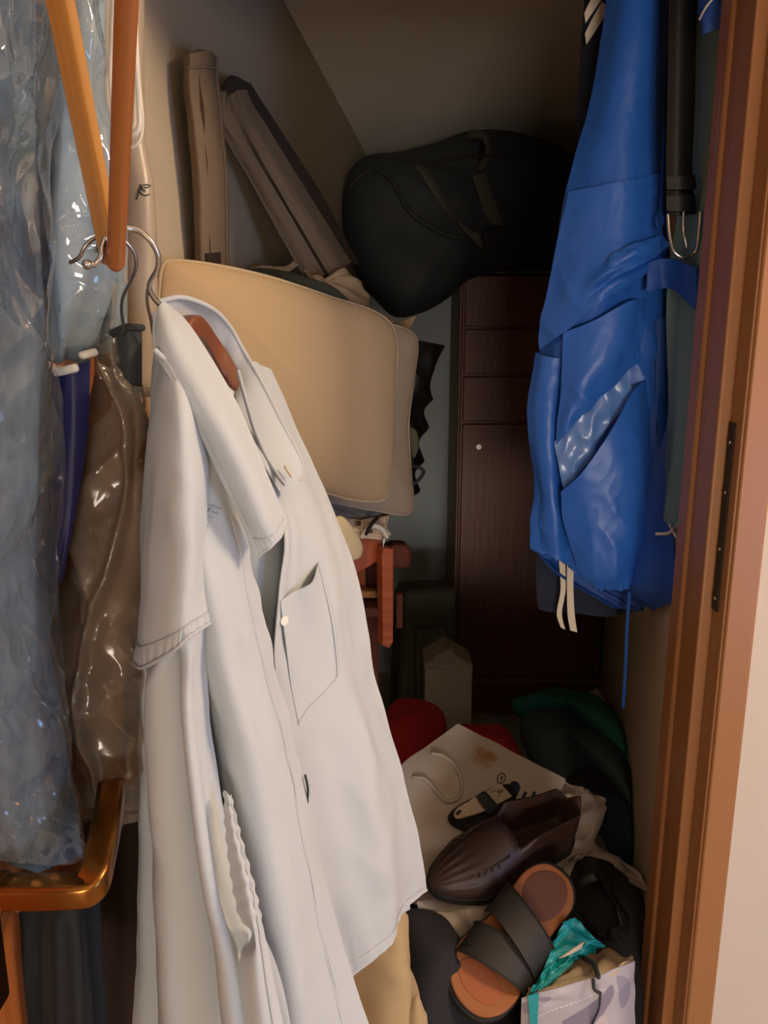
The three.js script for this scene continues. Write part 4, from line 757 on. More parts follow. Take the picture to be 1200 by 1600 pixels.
  part(t, 'lining', sheet([[[866, 690, 1.315], [900, 655, 1.305], [940, 600, 1.30], [985, 560, 1.308]], [[872, 720, 1.312], [905, 690, 1.298], [940, 640, 1.295], [984, 600, 1.305]], [[880, 764, 1.312], [915, 725, 1.305], [950, 665, 1.302], [990, 620, 1.31]]], { nu: 40, nv: 24, thick: 0.002, fold: (u, v, p) => 0.006 * ridged(p.x * 30, p.y * 24, 8) }), M.nylonLine, 'shiny pale lining');
  part(t, 'lower_panel', sheet([
    [[877, 768, 1.30], [912, 735, 1.272], [955, 672, 1.268], [990, 612, 1.285], [1014, 590, 1.325]],
    [[880, 810, 1.305], [920, 785, 1.275], [960, 740, 1.265], [995, 700, 1.28], [1016, 690, 1.32]],
    [[894, 860, 1.31], [925, 845, 1.28], [962, 820, 1.268], [996, 800, 1.28], [1012, 790, 1.32]],
    [[904, 893, 1.315], [932, 896, 1.29], [962, 890, 1.275], [990, 870, 1.285], [1006, 860, 1.32]],
    [[918, 908, 1.325], [940, 920, 1.31], [962, 922, 1.30], [980, 917, 1.305], [1000, 880, 1.325]]], { nu: 44, nv: 60, thick: 0.003, fold: (u, v, p) => wr(u, v, p) + 0.006 * sstep(0.8, 1, v) * N(u * 14, v * 3, 3) }), M.nylon);
  part(t, 'left_fold', sheet([
    [[836, 550, 1.35], [850, 556, 1.325], [880, 560, 1.318], [900, 555, 1.34]], [[824, 640, 1.35], [840, 640, 1.325], [862, 650, 1.315], [878, 650, 1.335]], [[838, 745, 1.355], [848, 750, 1.33], [864, 752, 1.322], [876, 750, 1.338]], [[838, 850, 1.36], [856, 868, 1.34], [872, 876, 1.33], [892, 880, 1.34]]], { nu: 26, nv: 60, thick: 0.003, fold: wr }), M.nylon);
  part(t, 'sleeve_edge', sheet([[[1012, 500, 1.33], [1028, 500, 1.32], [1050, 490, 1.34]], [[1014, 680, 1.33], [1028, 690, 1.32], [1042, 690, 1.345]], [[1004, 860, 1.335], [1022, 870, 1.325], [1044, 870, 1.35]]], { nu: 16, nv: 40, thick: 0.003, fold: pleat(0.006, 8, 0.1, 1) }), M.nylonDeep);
  part(t, 'cord_loop', tube([[1031, 330, 1.27], [1026, 342, 1.262], [1030, 356, 1.26], [1036, 346, 1.264], [1033, 332, 1.268], [1035, 270, 1.29], [1038, 200, 1.32]], 0.002, { n: 50 }), M.nylonDeep);
  part(t, 'drawcord', tube([[984, 920, 1.34], [980, 980, 1.35], [977, 1050, 1.36], [974, 1104, 1.37]], 0.0035, { n: 40 }), M.nylon, 'blue drawcord');
}
{
  const t = thing('track_jacket', 'navy track jacket with white stripes hanging behind the blue windbreaker', 'jacket');
  const up = new Sheet([[[918, -60, 1.45], [936, -60, 1.43], [990, -60, 1.43]], [[906, 90, 1.45], [926, 90, 1.43], [970, 90, 1.43]], [[901, 190, 1.45], [918, 190, 1.435], [950, 190, 1.44]], [[906, 240, 1.46], [916, 300, 1.45], [930, 400, 1.45]]], { nu: 20, nv: 40, thick: 0.004 });
  part(t, 'sleeve', up.geo(), M.navy);
  for (const s of [[[914, 52, 916, 70], [926, 28, 933, 44], [941, 2, 952, 14]], [[913, 20, 915, 36], [922, 2, 929, 15], [934, -16, 944, -6]]]) part(t, 'stripe', sheet(s.map(c => [[c[0], c[1], 1.415], [c[2], c[3], 1.413]]), { nu: 4, nv: 12, thick: 0.002 }), M.whiteTape, 'white stripe');
  part(t, 'lower_body', sheet([[[838, 820, 1.44], [900, 820, 1.43], [960, 820, 1.43], [1010, 820, 1.44]], [[838, 920, 1.44], [900, 920, 1.43], [960, 920, 1.43], [1010, 920, 1.44]], [[842, 952, 1.44], [900, 960, 1.43], [950, 962, 1.43], [1006, 955, 1.44]]], { nu: 30, nv: 20, thick: 0.004, fold: pleat(0.006, 12) }), M.navy);
  part(t, 'tape', sheet([[[873, 872, 1.40], [883, 872, 1.40]], [[876, 920, 1.402], [884, 920, 1.402]], [[870, 958, 1.40], [878, 958, 1.398]], [[876, 980, 1.395], [883, 984, 1.39]]], { nu: 4, nv: 30, thick: 0.0015 }), M.whiteTape, 'white tape');
  part(t, 'tape', sheet([[[886, 872, 1.39], [897, 872, 1.39]], [[886, 920, 1.392], [896, 920, 1.392]], [[887, 960, 1.39], [898, 960, 1.39]], [[891, 985, 1.39], [902, 988, 1.39]]], { nu: 4, nv: 30, thick: 0.0015 }), M.whiteTape, 'white tape');
}
{
  const t = thing('teal_jacket', 'dull grey-teal jacket hanging between the blue windbreaker and the doorpost', 'jacket');
  part(t, 'body', sheet([
    [[1085, -60, 1.27], [1105, -60, 1.255], [1140, -60, 1.25]], [[1078, 200, 1.27], [1098, 200, 1.25], [1122, 200, 1.25]], [[1050, 380, 1.28], [1084, 380, 1.25], [1104, 380, 1.25]], [[1040, 480, 1.29], [1070, 480, 1.26], [1094, 480, 1.26]], [[1040, 650, 1.31], [1064, 650, 1.27], [1090, 650, 1.265]], [[1026, 800, 1.315], [1048, 805, 1.28], [1072, 800, 1.275]], [[1024, 830, 1.315], [1044, 828, 1.285], [1064, 818, 1.28]]], { nu: 24, nv: 80, thick: 0.003, fold: pleat(0.005, 9, 0.2, 3) }), M.teal);
  part(t, 'tie', [tube([[1026, 834, 1.262], [1040, 834, 1.258], [1052, 827, 1.255], [1064, 814, 1.255]], 0.0028, { n: 24 }), tube([[1046, 820, 1.258], [1052, 831, 1.254], [1056, 838, 1.254]], 0.0022, { n: 12 })], M.whiteTape, 'pale drawstring tie');
  part(t, 'blue_hem', sheet([[[1012, 410, 1.275], [1042, 404, 1.268], [1090, 418, 1.262]], [[1010, 456, 1.275], [1046, 452, 1.268], [1092, 486, 1.262]]], { nu: 20, nv: 10, thick: 0.003, fold: pleat(0.003, 8) }), M.nylonDeep, 'dark blue band');
}
{
  const t = thing('leather_belt', 'black leather belt with metal buckle hanging down beside the blue windbreaker', 'belt');
  part(t, 'strap', sheet([[[1046, -60, 1.235], [1066, -60, 1.228], [1090, -60, 1.235]], [[1043, 150, 1.235], [1062, 150, 1.228], [1086, 150, 1.235]], [[1041, 270, 1.235], [1060, 270, 1.228], [1082, 268, 1.235]], [[1044, 336, 1.235], [1064, 336, 1.228], [1088, 334, 1.235]]], { nu: 10, nv: 50, thick: 0.006 }), M.belt);
  for (const [y, h] of [[276, 20], [306, 24]]) part(t, 'loop', sheet([[[1041, y, 1.222], [1064, y - 1, 1.216], [1086, y - 3, 1.222]], [[1042, y + h, 1.222], [1065, y + h, 1.216], [1089, y + h - 2, 1.222]]], { nu: 8, nv: 4, thick: 0.016 }), M.belt);
  const B = [[1044, 336, 1.222], [1047, 370, 1.218], [1056, 396, 1.216], [1072, 402, 1.215], [1086, 394, 1.216], [1092, 366, 1.218], [1095, 332, 1.222]];
  const b = part(t, 'buckle', tube(B, 0.0032, { n: 60, sides: 10 }), M.chrome);
  part(b, 'prong', tube([[1068, 332, 1.218], [1068, 360, 1.212], [1073, 386, 1.212]], 0.0025, { n: 20 }), M.chrome);
}
{
  const t = thing('blue_sleeve', 'end of a blue sleeve showing at the top beside the doorpost', 'sleeve');
  part(t, 'cuff', sheet([[[1100, -70, 1.19], [1124, -70, 1.165], [1170, -70, 1.17]], [[1092, 14, 1.19], [1118, 20, 1.165], [1154, 2, 1.17]], [[1098, 56, 1.185], [1120, 44, 1.165], [1142, 30, 1.17]]], { nu: 24, nv: 24, thick: 0.004, fold: pleat(0.004, 9) }), M.nylonDeep);
  part(t, 'piping', tube([[1093, 30, 1.18], [1104, 10, 1.16], [1120, -10, 1.155], [1136, -40, 1.155]], 0.0016, { n: 24 }), M.whiteTape);
}

// ---------- floor: heap, bags, shoes ----------
const heap = (name, label, cat, pts, mat, o = {}) => { const n = o.n ?? 0.02; return solo(name, label, cat, puff(pts, { front: o.front ?? 0.06, back: o.back ?? 0.1, pw: o.pw ?? 2.4, m: 80, rings: 20, noise: (x, y, r, s) => (n * N(x * 7, y * 7, s * 2 + (o.seed ?? 0)) + n * 0.8 * (ridged(x * 5 + y * 4, y * 8, o.seed ?? 1) - 0.4)) * (1 - r ** 3), normal: o.normal }), mat); };
const UPN = new V3(0, 1, 0.5);
heap('dark_clothes', 'dark crumpled clothes heaped at the back of the closet floor', 'clothes', [[600, 1160, 2.4], [700, 1150, 2.45], [800, 1160, 2.45], [950, 1160, 2.3], [984, 1225, 2.0], [976, 1310, 1.85], [850, 1400, 1.6], [650, 1400, 1.5], [560, 1280, 1.9]], M.blackCloth, { front: 0.0, n: 0.01, back: 0.26, normal: new V3(0, 1, 0.1), seed: 2 });
heap('dark_clothes', 'dark crumpled clothes under the shoes and bags in the closet doorway', 'clothes', [[560, 1440, 1.36], [700, 1380, 1.5], [880, 1340, 1.55], [1000, 1400, 1.4], [1010, 1560, 1.22], [960, 1650, 1.13], [760, 1690, 1.08], [600, 1650, 1.08], [540, 1540, 1.2]], M.blackCloth, { front: 0.03, back: 0.34, pw: 4, normal: new V3(0, 1, 0), seed: 5 });
{
  const t = thing('suitcase', 'dark olive soft suitcase standing behind the white carton', 'suitcase');
  part(t, 'body', poly([[632, 940, 2.62], [640, 926, 2.62], [712, 922, 2.66], [716, 960, 2.66], [716, 1160, 2.62], [620, 1160, 2.58]].map(p => P(...p)), 0.2, undefined, 0.03), M.suitcase);
  part(t, 'front_pocket', poly([[650, 985, 2.585], [700, 980, 2.60], [706, 1120, 2.58], [650, 1120, 2.57]], 0.04, undefined, 0.012), M.suitcase);
}
{
  const t = thing('carton', 'off-white paper carton with gable top in the dark corner by the cabinet', 'carton');
  const a = [664, 1038, 2.42], b = [741, 1034, 2.50], r = [700, 1009, 2.47], r2 = [740, 1030, 2.52];
  const fA = P(664, 1046, 2.44), fB = P(741, 1034, 2.40), h = fA.y - 0.02, w = fB.x - fA.x, cx = (fA.x + fB.x) / 2;
  part(t, 'body', box(cx, 0.02 + h / 2, -2.52, w, h, 0.16, 0.004), M.carton);
  const T = (x, y, z) => new V3(x, y, z), yb = 0.02 + h - 0.003, pk = P(702, 1009, 2.50).y;
  const sh = new THREE.Shape([[-w / 2, 0], [w / 2, 0], [w / 2, 0.012], [-w * 0.02, pk - yb], [-w / 2, 0.018]].map(p => new THREE.Vector2(...p))); const g = new THREE.ExtrudeGeometry(sh, { depth: 0.14, bevelEnabled: true, bevelSize: 0.002, bevelThickness: 0.002 }); g.translate(cx, yb, -2.59); part(t, 'gable', g, M.carton);
  part(t, 'fold_flap', poly([P(664, 1042, 2.437), P(684, 1022, 2.437), P(706, 1012, 2.437), P(712, 1030, 2.437), P(690, 1046, 2.437)], 0.004), M.carton);
}
heap('red_garment', 'red crumpled garment beside the pale shirt at the closet floor', 'garment', [[600, 1120, 1.95], [616, 1098, 2.0], [650, 1096, 2.05], [684, 1112, 2.05], [697, 1140, 1.98], [670, 1180, 1.85], [630, 1204, 1.75], [596, 1180, 1.8]], M.red, { front: 0.05, back: 0.05, seed: 3 });
heap('red_garment', 'red cloth peeking from behind the white shopping bag', 'garment', [[716, 1136, 1.9], [740, 1134, 1.95], [786, 1140, 2.0], [802, 1160, 1.95], [812, 1190, 1.85], [770, 1190, 1.8], [730, 1165, 1.82]], M.red, { front: 0.03, back: 0.05, seed: 4 });
heap('green_garment', 'dull green cloth lying behind the red cloth', 'garment', [[740, 1130, 2.05], [800, 1126, 2.1], [826, 1146, 2.05], [836, 1180, 1.95], [824, 1200, 1.9], [800, 1190, 1.95], [780, 1150, 2.0]], M.olive, { front: 0.03, seed: 5 });
{
  const o = heap('teal_garment', 'dark teal cloth crumpled at the foot of the mahogany cabinet', 'garment', [[800, 1104, 2.3], [850, 1090, 2.4], [920, 1088, 2.4], [956, 1110, 2.35], [974, 1150, 2.2], [976, 1180, 2.15], [900, 1150, 2.15], [840, 1120, 2.2]], M.tealCloth, { front: 0.06, seed: 6 });
  heap('slate_garment', 'dark slate clothes bundled in front of the teal cloth', 'garment', [[810, 1140, 2.1], [850, 1118, 2.15], [900, 1122, 2.15], [940, 1150, 2.1], [976, 1190, 1.95], [984, 1250, 1.8], [950, 1270, 1.75], [890, 1240, 1.75], [830, 1190, 1.9]], M.slate, { front: 0.08, seed: 7 });
  heap('navy_garment', 'dark navy cloth between slate bundle and right wall', 'garment', [[900, 1230, 1.75], [960, 1240, 1.75], [985, 1270, 1.7], [985, 1330, 1.55], [940, 1330, 1.5], [900, 1290, 1.6]], M.navy, { front: 0.05, seed: 8 });
  solo('beige_strip', 'small beige strip of card near the cabinet base', 'card', poly([[918, 1082, 2.3], [934, 1074, 2.34], [948, 1100, 2.28], [934, 1106, 2.24]], 0.008), M.carton);
}
// white shopping bag lying on the heap
{
  const cv = document.createElement('canvas'); cv.width = 1024; cv.height = 1024; const x = cv.getContext('2d');
  x.fillStyle = '#c4b9ae'; x.fillRect(0, 0, 1024, 1024);
  const rr = rng(11); x.fillStyle = 'rgba(150,104,48,0.10)'; for (let i = 0; i < 60; i++) { x.beginPath(); x.arc(250 + rr() * 180, 80 + rr() * 100, 10 + rr() * 26, 0, 7); x.fill(); }
  x.strokeStyle = '#2b2a28'; x.lineWidth = 8; x.beginPath(); x.arc(541, 192, 32, 0, 7); x.stroke(); x.fillStyle = '#2b2a28'; x.font = 'bold 44px sans-serif'; x.textAlign = 'center'; x.fillText('R', 542, 208);
  x.fillStyle = '#1f2a44'; x.beginPath(); x.ellipse(668, 206, 48, 44, 0, 0, 7); x.fill(); x.fillRect(620, 206, 96, 110); x.fillRect(752, 190, 26, 90); x.fillRect(816, 164, 26, 90);
  const tx = new THREE.CanvasTexture(cv); tx.colorSpace = THREE.SRGBColorSpace; tx.anisotropy = 4;
  const t = thing('shopping_bag', 'white paper shopping bag with rope handle lying under the brown loafer', 'shopping bag');
  const fr = new Sheet([
    [[715, 1131, 1.62], [770, 1158, 1.60], [826, 1187, 1.57], [884, 1217, 1.53]],
    [[668, 1165, 1.55], [740, 1210, 1.51], [800, 1245, 1.48], [860, 1280, 1.45]],
    [[620, 1206, 1.47], [690, 1270, 1.42], [765, 1315, 1.39], [820, 1345, 1.36]],
    [[596, 1300, 1.38], [660, 1350, 1.34], [710, 1385, 1.32], [775, 1396, 1.29]],
    [[590, 1390, 1.31], [640, 1410, 1.29], [690, 1420, 1.27], [745, 1420, 1.25]]], { nu: 40, nv: 50, thick: 0.003, unit: 1, fold: (u, v) => 0.004 * N(u * 4, v * 4, 2) });
  part(t, 'front', fr.geo(), S(0xffffff, 0.7, { map: tx, bumpMap: cloudM, bumpScale: 0.0006 }));
  part(t, 'gusset', sheet([
    [[884, 1217, 1.53], [912, 1236, 1.54], [946, 1250, 1.54]], [[864, 1262, 1.46], [900, 1262, 1.48], [940, 1290, 1.47]], [[840, 1320, 1.38], [890, 1310, 1.41], [920, 1330, 1.40]], [[760, 1398, 1.27], [830, 1375, 1.32], [900, 1345, 1.37]]], { nu: 30, nv: 40, thick: 0.003, fold: (u, v) => 0.022 * (ridged(u * 2.2 + v, v * 3, 5) - 0.5) }), M.paperBag);
  part(t, 'side_flap', sheet([
    [[650, 1392, 1.24], [700, 1400, 1.23], [760, 1390, 1.24], [850, 1345, 1.29]], [[652, 1415, 1.2], [700, 1420, 1.19], [762, 1406, 1.21], [860, 1380, 1.26]], [[660, 1432, 1.19], [720, 1446, 1.18], [770, 1440, 1.19], [850, 1420, 1.24]], [[690, 1460, 1.19], [730, 1476, 1.18], [766, 1470, 1.19], [830, 1450, 1.24]]], { nu: 40, nv: 26, thick: 0.003, fold: (u, v) => 0.016 * (ridged(u * 3, v * 2 + u, 7) - 0.5) }), M.paperBag);
  const h = [[646, 1216], [662, 1218], [680, 1236], [694, 1252], [708, 1252], [720, 1238], [718, 1215], [706, 1195], [690, 1183], [674, 1180]];
  part(t, 'rope_handle', tube(h.map(p => fr.on(p[0], p[1], 0.005)), 0.0042, { n: 90, sides: 10 }), M.paperBag, 'white rope handle');
}
solo('beige_cloth', 'grey beige cloth spread behind the black shoe at right', 'cloth', sheet([[[880, 1330, 1.42], [920, 1310, 1.46], [950, 1330, 1.44], [1000, 1365, 1.36]], [[880, 1370, 1.36], [930, 1350, 1.38], [970, 1360, 1.36], [1008, 1384, 1.31]], [[890, 1400, 1.32], [930, 1392, 1.33], [970, 1380, 1.34], [1012, 1392, 1.3]]], { nu: 30, nv: 20, thick: 0.004, fold: (u, v) => 0.012 * N(u * 4, v * 4, 6) }), M.carton);
solo('beige_cloth', 'small olive beige cloth corner beside the navy cloth', 'cloth', sheet([[[930, 1306, 1.5], [976, 1306, 1.5]], [[930, 1345, 1.47], [976, 1345, 1.47]]], { nu: 8, nv: 8, thick: 0.004, fold: (u, v) => 0.004 * N(u * 3, v * 3) }), M.olive);

// shoe bodies built heel to toe along local x, width along z
function shoe(L, W, H, o = {}) {
  const n = 40, m = 36, pos = [], idx = [], uv = [];
  const half = t => W / 2 * (0.74 + 0.34 * sstep(0.15, 0.7, t) ) * Math.pow(Math.max(0.0001, Math.min(1, Math.min(t, 0.02 + t) * 9)), 0.42) * Math.pow(Math.max(0.0001, Math.min(1, (1 - t) * 4.2)), 0.5);
  const height = t => H * (0.92 - 0.05 * bumpf(t, 0.2, 0.2) - 0.55 * sstep(0.42, 0.95, t)) * Math.pow(Math.max(0.0001, Math.min(1, (1.005 - t) * 9)), 0.4);
  const open = t => sstep(0.03, 0.09, t) * (1 - sstep(o.open ?? 0.52, (o.open ?? 0.52) + 0.06, t));
  for (let i = 0; i <= n; i++) {
    const t = 0.5 - 0.5 * Math.cos(i / n * Math.PI), w = half(t), h = height(t), op = open(t), x = (t - 0) * L;
    for (let j = 0; j <= m; j++) {
      const s = j / m; let y, z; // 0..1 over the top, left to right
      if (op < 0.02) { const a = Math.PI * (1 - s); z = Math.cos(a) * w; y = Math.pow(Math.sin(a), 0.62) * h; const pl = o.pleats ? 0.0018 * Math.sin(s * 60) * bumpf(t, 0.86, 0.08) : 0; y += pl; }
      else {
        const a = Math.PI * (1 - s), zc = Math.cos(a) * w, yc = Math.pow(Math.sin(a), 0.62) * h, e = Math.abs(s - 0.5) * 2; // e 0 centre..1 side
        const inner = sstep(0.52, 0.4, e) * op, hh = e > 0.5 ? h * Math.min(1, (1 - e) / 0.42) : h;
        const zs = e > 0.5 ? w * (0.98 - 0.06 * (1 - e) * 2) * Math.sign(s - 0.5) : w * (0.88 - 0.08) * (e / 0.5) * Math.sign(s - 0.5 || 1);
        const ys = e > 0.5 ? hh : h * (1 - 0.78 * sstep(0.5, 0.36, e));
        z = zc * (1 - op) + zs * op; y = yc * (1 - op) + ys * op;
      }
      pos.push(x, y + 0.012, z); uv.push(x, s * W * 2);
    }
  }
  for (let i = 0; i < n; i++) for (let j = 0; j < m; j++) { const a = i * (m + 1) + j, b = a + 1, c = a + m + 1, d = c + 1; idx.push(a, b, c, b, d, c); }
  const g = new THREE.BufferGeometry(); g.setAttribute('position', new THREE.Float32BufferAttribute(pos, 3)); g.setAttribute('uv', new THREE.Float32BufferAttribute(uv, 2)); g.setIndex(idx); g.computeVertexNormals();
  const out = []; for (let i = 0; i <= 50; i++) { const t = i / 50; out.push(new THREE.Vector2(t * L, half(t) * 1.04 + 0.001)); } for (let i = 50; i >= 0; i--) { const t = i / 50; out.push(new THREE.Vector2(t * L, -half(t) * 1.04 - 0.001)); }
  const ex = (d, k) => { const e = new THREE.ExtrudeGeometry(new THREE.Shape(out), { depth: d, bevelEnabled: true, bevelSize: 0.0015, bevelThickness: 0.0015, bevelSegments: 2 }); e.rotateX(Math.PI / 2); e.translate(0, k, 0); return e; };
  return { upper: g, sole: ex(0.012, 0.014), half, height };
}
{
  const t = thing('loafer', 'dark brown leather loafer with gathered toe lying on the white shopping bag', 'shoe');
  const A = P(888, 1302, 1.37), B = P(670, 1394, 1.20), m = frame(A, B, new V3(-0.1, 0.93, 0.36)), Ln = A.distanceTo(B);
  const s = shoe(Ln, 0.112, 0.104, { pleats: 1, open: 0.46 });
  part(t, 'upper', s.upper.applyMatrix4(m), M.brownLeather); part(t, 'sole', s.sole.applyMatrix4(m), M.sole);
  const W = (x, y, z) => new V3(x, y, z).applyMatrix4(m);
  const ap = []; for (let i = 0; i <= 24; i++) { const a = -Math.PI / 2 + Math.PI * i / 24, tt = 0.6 + 0.27 * Math.cos(a), z = Math.sin(a) * s.half(tt) * 0.72; ap.push(W(tt * Ln, 0.0145 + s.height(tt) * Math.pow(Math.max(0, 1 - 0.52), 0.31), z)); }
  part(t, 'moc_seam', tube(ap, 0.0018, { n: 80, sides: 6 }), M.brownLeather);
  const gs = []; for (let i = 2; i < 23; i++) { const p = ap[i], q = p.clone().lerp(W(0.6 * Ln, 0.03, 0), -0.16).addScaledVector(new V3(0, 1, 0), -0.008); gs.push(tube([p, q], 0.0012, { n: 6, sides: 5 })); }
  part(t, 'gathering', gs, M.brownLeather);
}
{
  const t = thing('open_shoe', 'dark shoe with pale printed insole half hidden behind the brown loafer', 'shoe');
  const base = [[706, 1290, 1.40], [700, 1276, 1.405], [712, 1262, 1.42], [740, 1246, 1.44], [770, 1231, 1.455], [796, 1226, 1.46], [806, 1240, 1.45], [796, 1268, 1.41], [756, 1300, 1.385]];
  part(t, 'sole', puff(base, { front: 0.012, back: 0.02, pw: 8 }), M.sole);
  const up = (a, k) => a.map(p => P(p[0], p[1], p[2] - k));
  part(t, 'insole', puff(up([[709, 1274, 1.40], [714, 1263, 1.41], [732, 1252, 1.42], [744, 1245, 1.43], [762, 1264, 1.405], [750, 1270, 1.40], [730, 1276, 1.395], [714, 1279, 1.395]], 0.018), { front: 0.004, back: 0.01, pw: 6 }), M.insole);
  part(t, 'strap', sheet([up([[744, 1244, 1.43], [754, 1236, 1.435]], 0.024), up([[752, 1256, 1.415], [766, 1248, 1.42]], 0.03), up([[764, 1272, 1.40], [782, 1262, 1.41]], 0.024)], { nu: 6, nv: 12, thick: 0.006 }), M.charcoal);
  const cv = document.createElement('canvas'); cv.width = 256; cv.height = 160; const x = cv.getContext('2d'); x.fillStyle = '#b3aa92'; x.fillRect(0, 0, 256, 160); x.fillStyle = '#766d58'; x.fillRect(40, 26, 90, 14); x.fillRect(120, 44, 96, 40); x.fillRect(60, 96, 70, 8);
  const tx = new THREE.CanvasTexture(cv); tx.colorSpace = THREE.SRGBColorSpace;
  part(t, 'label_card', sheet([up([[759, 1236, 1.435], [783, 1225, 1.455]], 0.026), up([[777, 1257, 1.415], [800, 1244, 1.43]], 0.026)], { nu: 6, nv: 6, thick: 0.002, unit: 1 }), S(0xffffff, 0.7, { map: tx }), 'pale printed label');
  part(t, 'toe_mark', poly(up([[711, 1271, 1.40], [718, 1265, 1.405], [722, 1267, 1.403], [716, 1274, 1.398]], 0.0235), 0.001, undefined, 0.0002), M.strap);
}
{
  const t = thing('sandal', 'dark slip-on sandal with brown cork footbed lying on top of the heap', 'sandal');
  const A = P(880, 1362, 1.20), B = P(722, 1576, 1.035), n = new V3(-0.25, 0.62, 0.80), m = frame(A, B, n), L = A.distanceTo(B), W = 0.124;
  const o2 = (k, z) => { const a = [[0.0, 0], [0.03, 0.26], [0.14, 0.40], [0.34, 0.41], [0.52, 0.42], [0.72, 0.52], [0.88, 0.48], [0.97, 0.28], [1, 0], [0.97, -0.26], [0.86, -0.44], [0.7, -0.46], [0.5, -0.36], [0.3, -0.36], [0.12, -0.36], [0.03, -0.22]].map(p => new V3((p[0] - 0.5) * k * L + L / 2, p[1] * k * W, 0)); const c = new THREE.CatmullRomCurve3(a, true).getPoints(90); return new THREE.Shape(c.slice(0, -1).map(p => new THREE.Vector2(p.x, p.y))); };
  const ex = (k, d, y) => { const e = new THREE.ExtrudeGeometry(o2(k), { depth: d, bevelEnabled: true, bevelSize: 0.003, bevelThickness: 0.003, bevelSegments: 3 }); e.rotateX(Math.PI / 2); e.translate(0, y, 0); e.applyMatrix4(m); return e; };
  part(t, 'sole', ex(1, 0.02, 0.0), M.sole);
  part(t, 'footbed', ex(0.95, 0.006, 0.006), M.cork, 'tan cork footbed');
  const Q = (x, y, z) => new V3(x * L, y, z * W).applyMatrix4(m);
  const heel = []; for (let i = 0; i < 40; i++) { const a = i / 40 * Math.PI * 2; heel.push(Q(0.2 + 0.155 * Math.cos(a) * (1 - 0.1 * Math.sin(a)), 0.0098, 0.02 + 0.3 * Math.sin(a))); }
  part(t, 'heel_print', puff(heel, { front: 0.0012, back: 0.001, pw: 4, m: 60, normal: n }), M.corkDark, 'darkened heel print');
  const toe = []; for (let i = 0; i < 40; i++) { const a = i / 40 * Math.PI * 2; toe.push(Q(0.83 + 0.09 * Math.cos(a), 0.0098, 0.02 + 0.34 * Math.sin(a))); }
  part(t, 'toe_print', puff(toe, { front: 0.0008, back: 0.001, pw: 4, m: 60, normal: n }), S(0x9a5530, 0.75));
  // two straps arching over the foot
  const arch = (x0, x1, hgt, tilt, nz = 9) => { const rows = []; for (let k = 0; k <= 4; k++) { const x = x0 + (x1 - x0) * k / 4, r = []; for (let i = 0; i <= nz; i++) { const a = Math.PI * (1 - i / nz), z = Math.cos(a) * 0.53; r.push(Q(x + tilt * z, -0.012 + hgt * Math.pow(Math.sin(a), 0.7) * (1 + 0.1 * k / 4), z)); } rows.push(r); } return rows; };
  const s1 = new Sheet(arch(0.36, 0.56, 0.052, -0.1), { nu: 40, nv: 16, thick: 0.004 }), s2 = new Sheet(arch(0.55, 0.755, 0.046, 0.1), { nu: 40, nv: 16, thick: 0.004 });
  part(t, 'strap', s1.geo(), M.strap); part(t, 'strap', s2.geo(), M.strap);
  part(t, 'strap_edge', [tube(Array.from({ length: 14 }, (_, i) => s1.at(i / 13, 0, 0.001)), 0.0016, { n: 50 }), tube(Array.from({ length: 14 }, (_, i) => s2.at(i / 13, 1, 0.001)), 0.0016, { n: 50 }), tube(Array.from({ length: 14 }, (_, i) => s2.at(i / 13, 0, 0.001)), 0.0016, { n: 50 })], M.strap);
  const c = new THREE.TorusGeometry(0.006, 0.0015, 8, 16); const bp = s2.at(0.78, 0.7, 0.001); c.rotateX(0.9); c.translate(bp.x, bp.y, bp.z); part(t, 'buckle', c, M.darkSteel);
}
{
  const t = thing('black_shoe', 'black leather shoe lying on its side next to the right wall', 'shoe');
  const A = P(1000, 1490, 1.21), B = P(930, 1385, 1.36), m = frame(A, B, new V3(-0.5, 0.6, 0.6)), L = 0.235, s = shoe(L, 0.1, 0.088, { open: 0.5 });
  part(t, 'upper', s.upper.applyMatrix4(m), M.blackLeather); part(t, 'sole', s.sole.applyMatrix4(m), M.sole);
}
heap('black_cloth', 'black cloth bundle in shadow between the shirt hem and the sandal', 'cloth', [[628, 1426, 1.16], [650, 1420, 1.18], [690, 1432, 1.19], [712, 1462, 1.17], [735, 1500, 1.13], [760, 1560, 1.08], [756, 1640, 1.03], [690, 1680, 1.0], [640, 1600, 1.03], [632, 1500, 1.1]], M.blackCloth, { front: 0.04, seed: 12, n: 0.03 });
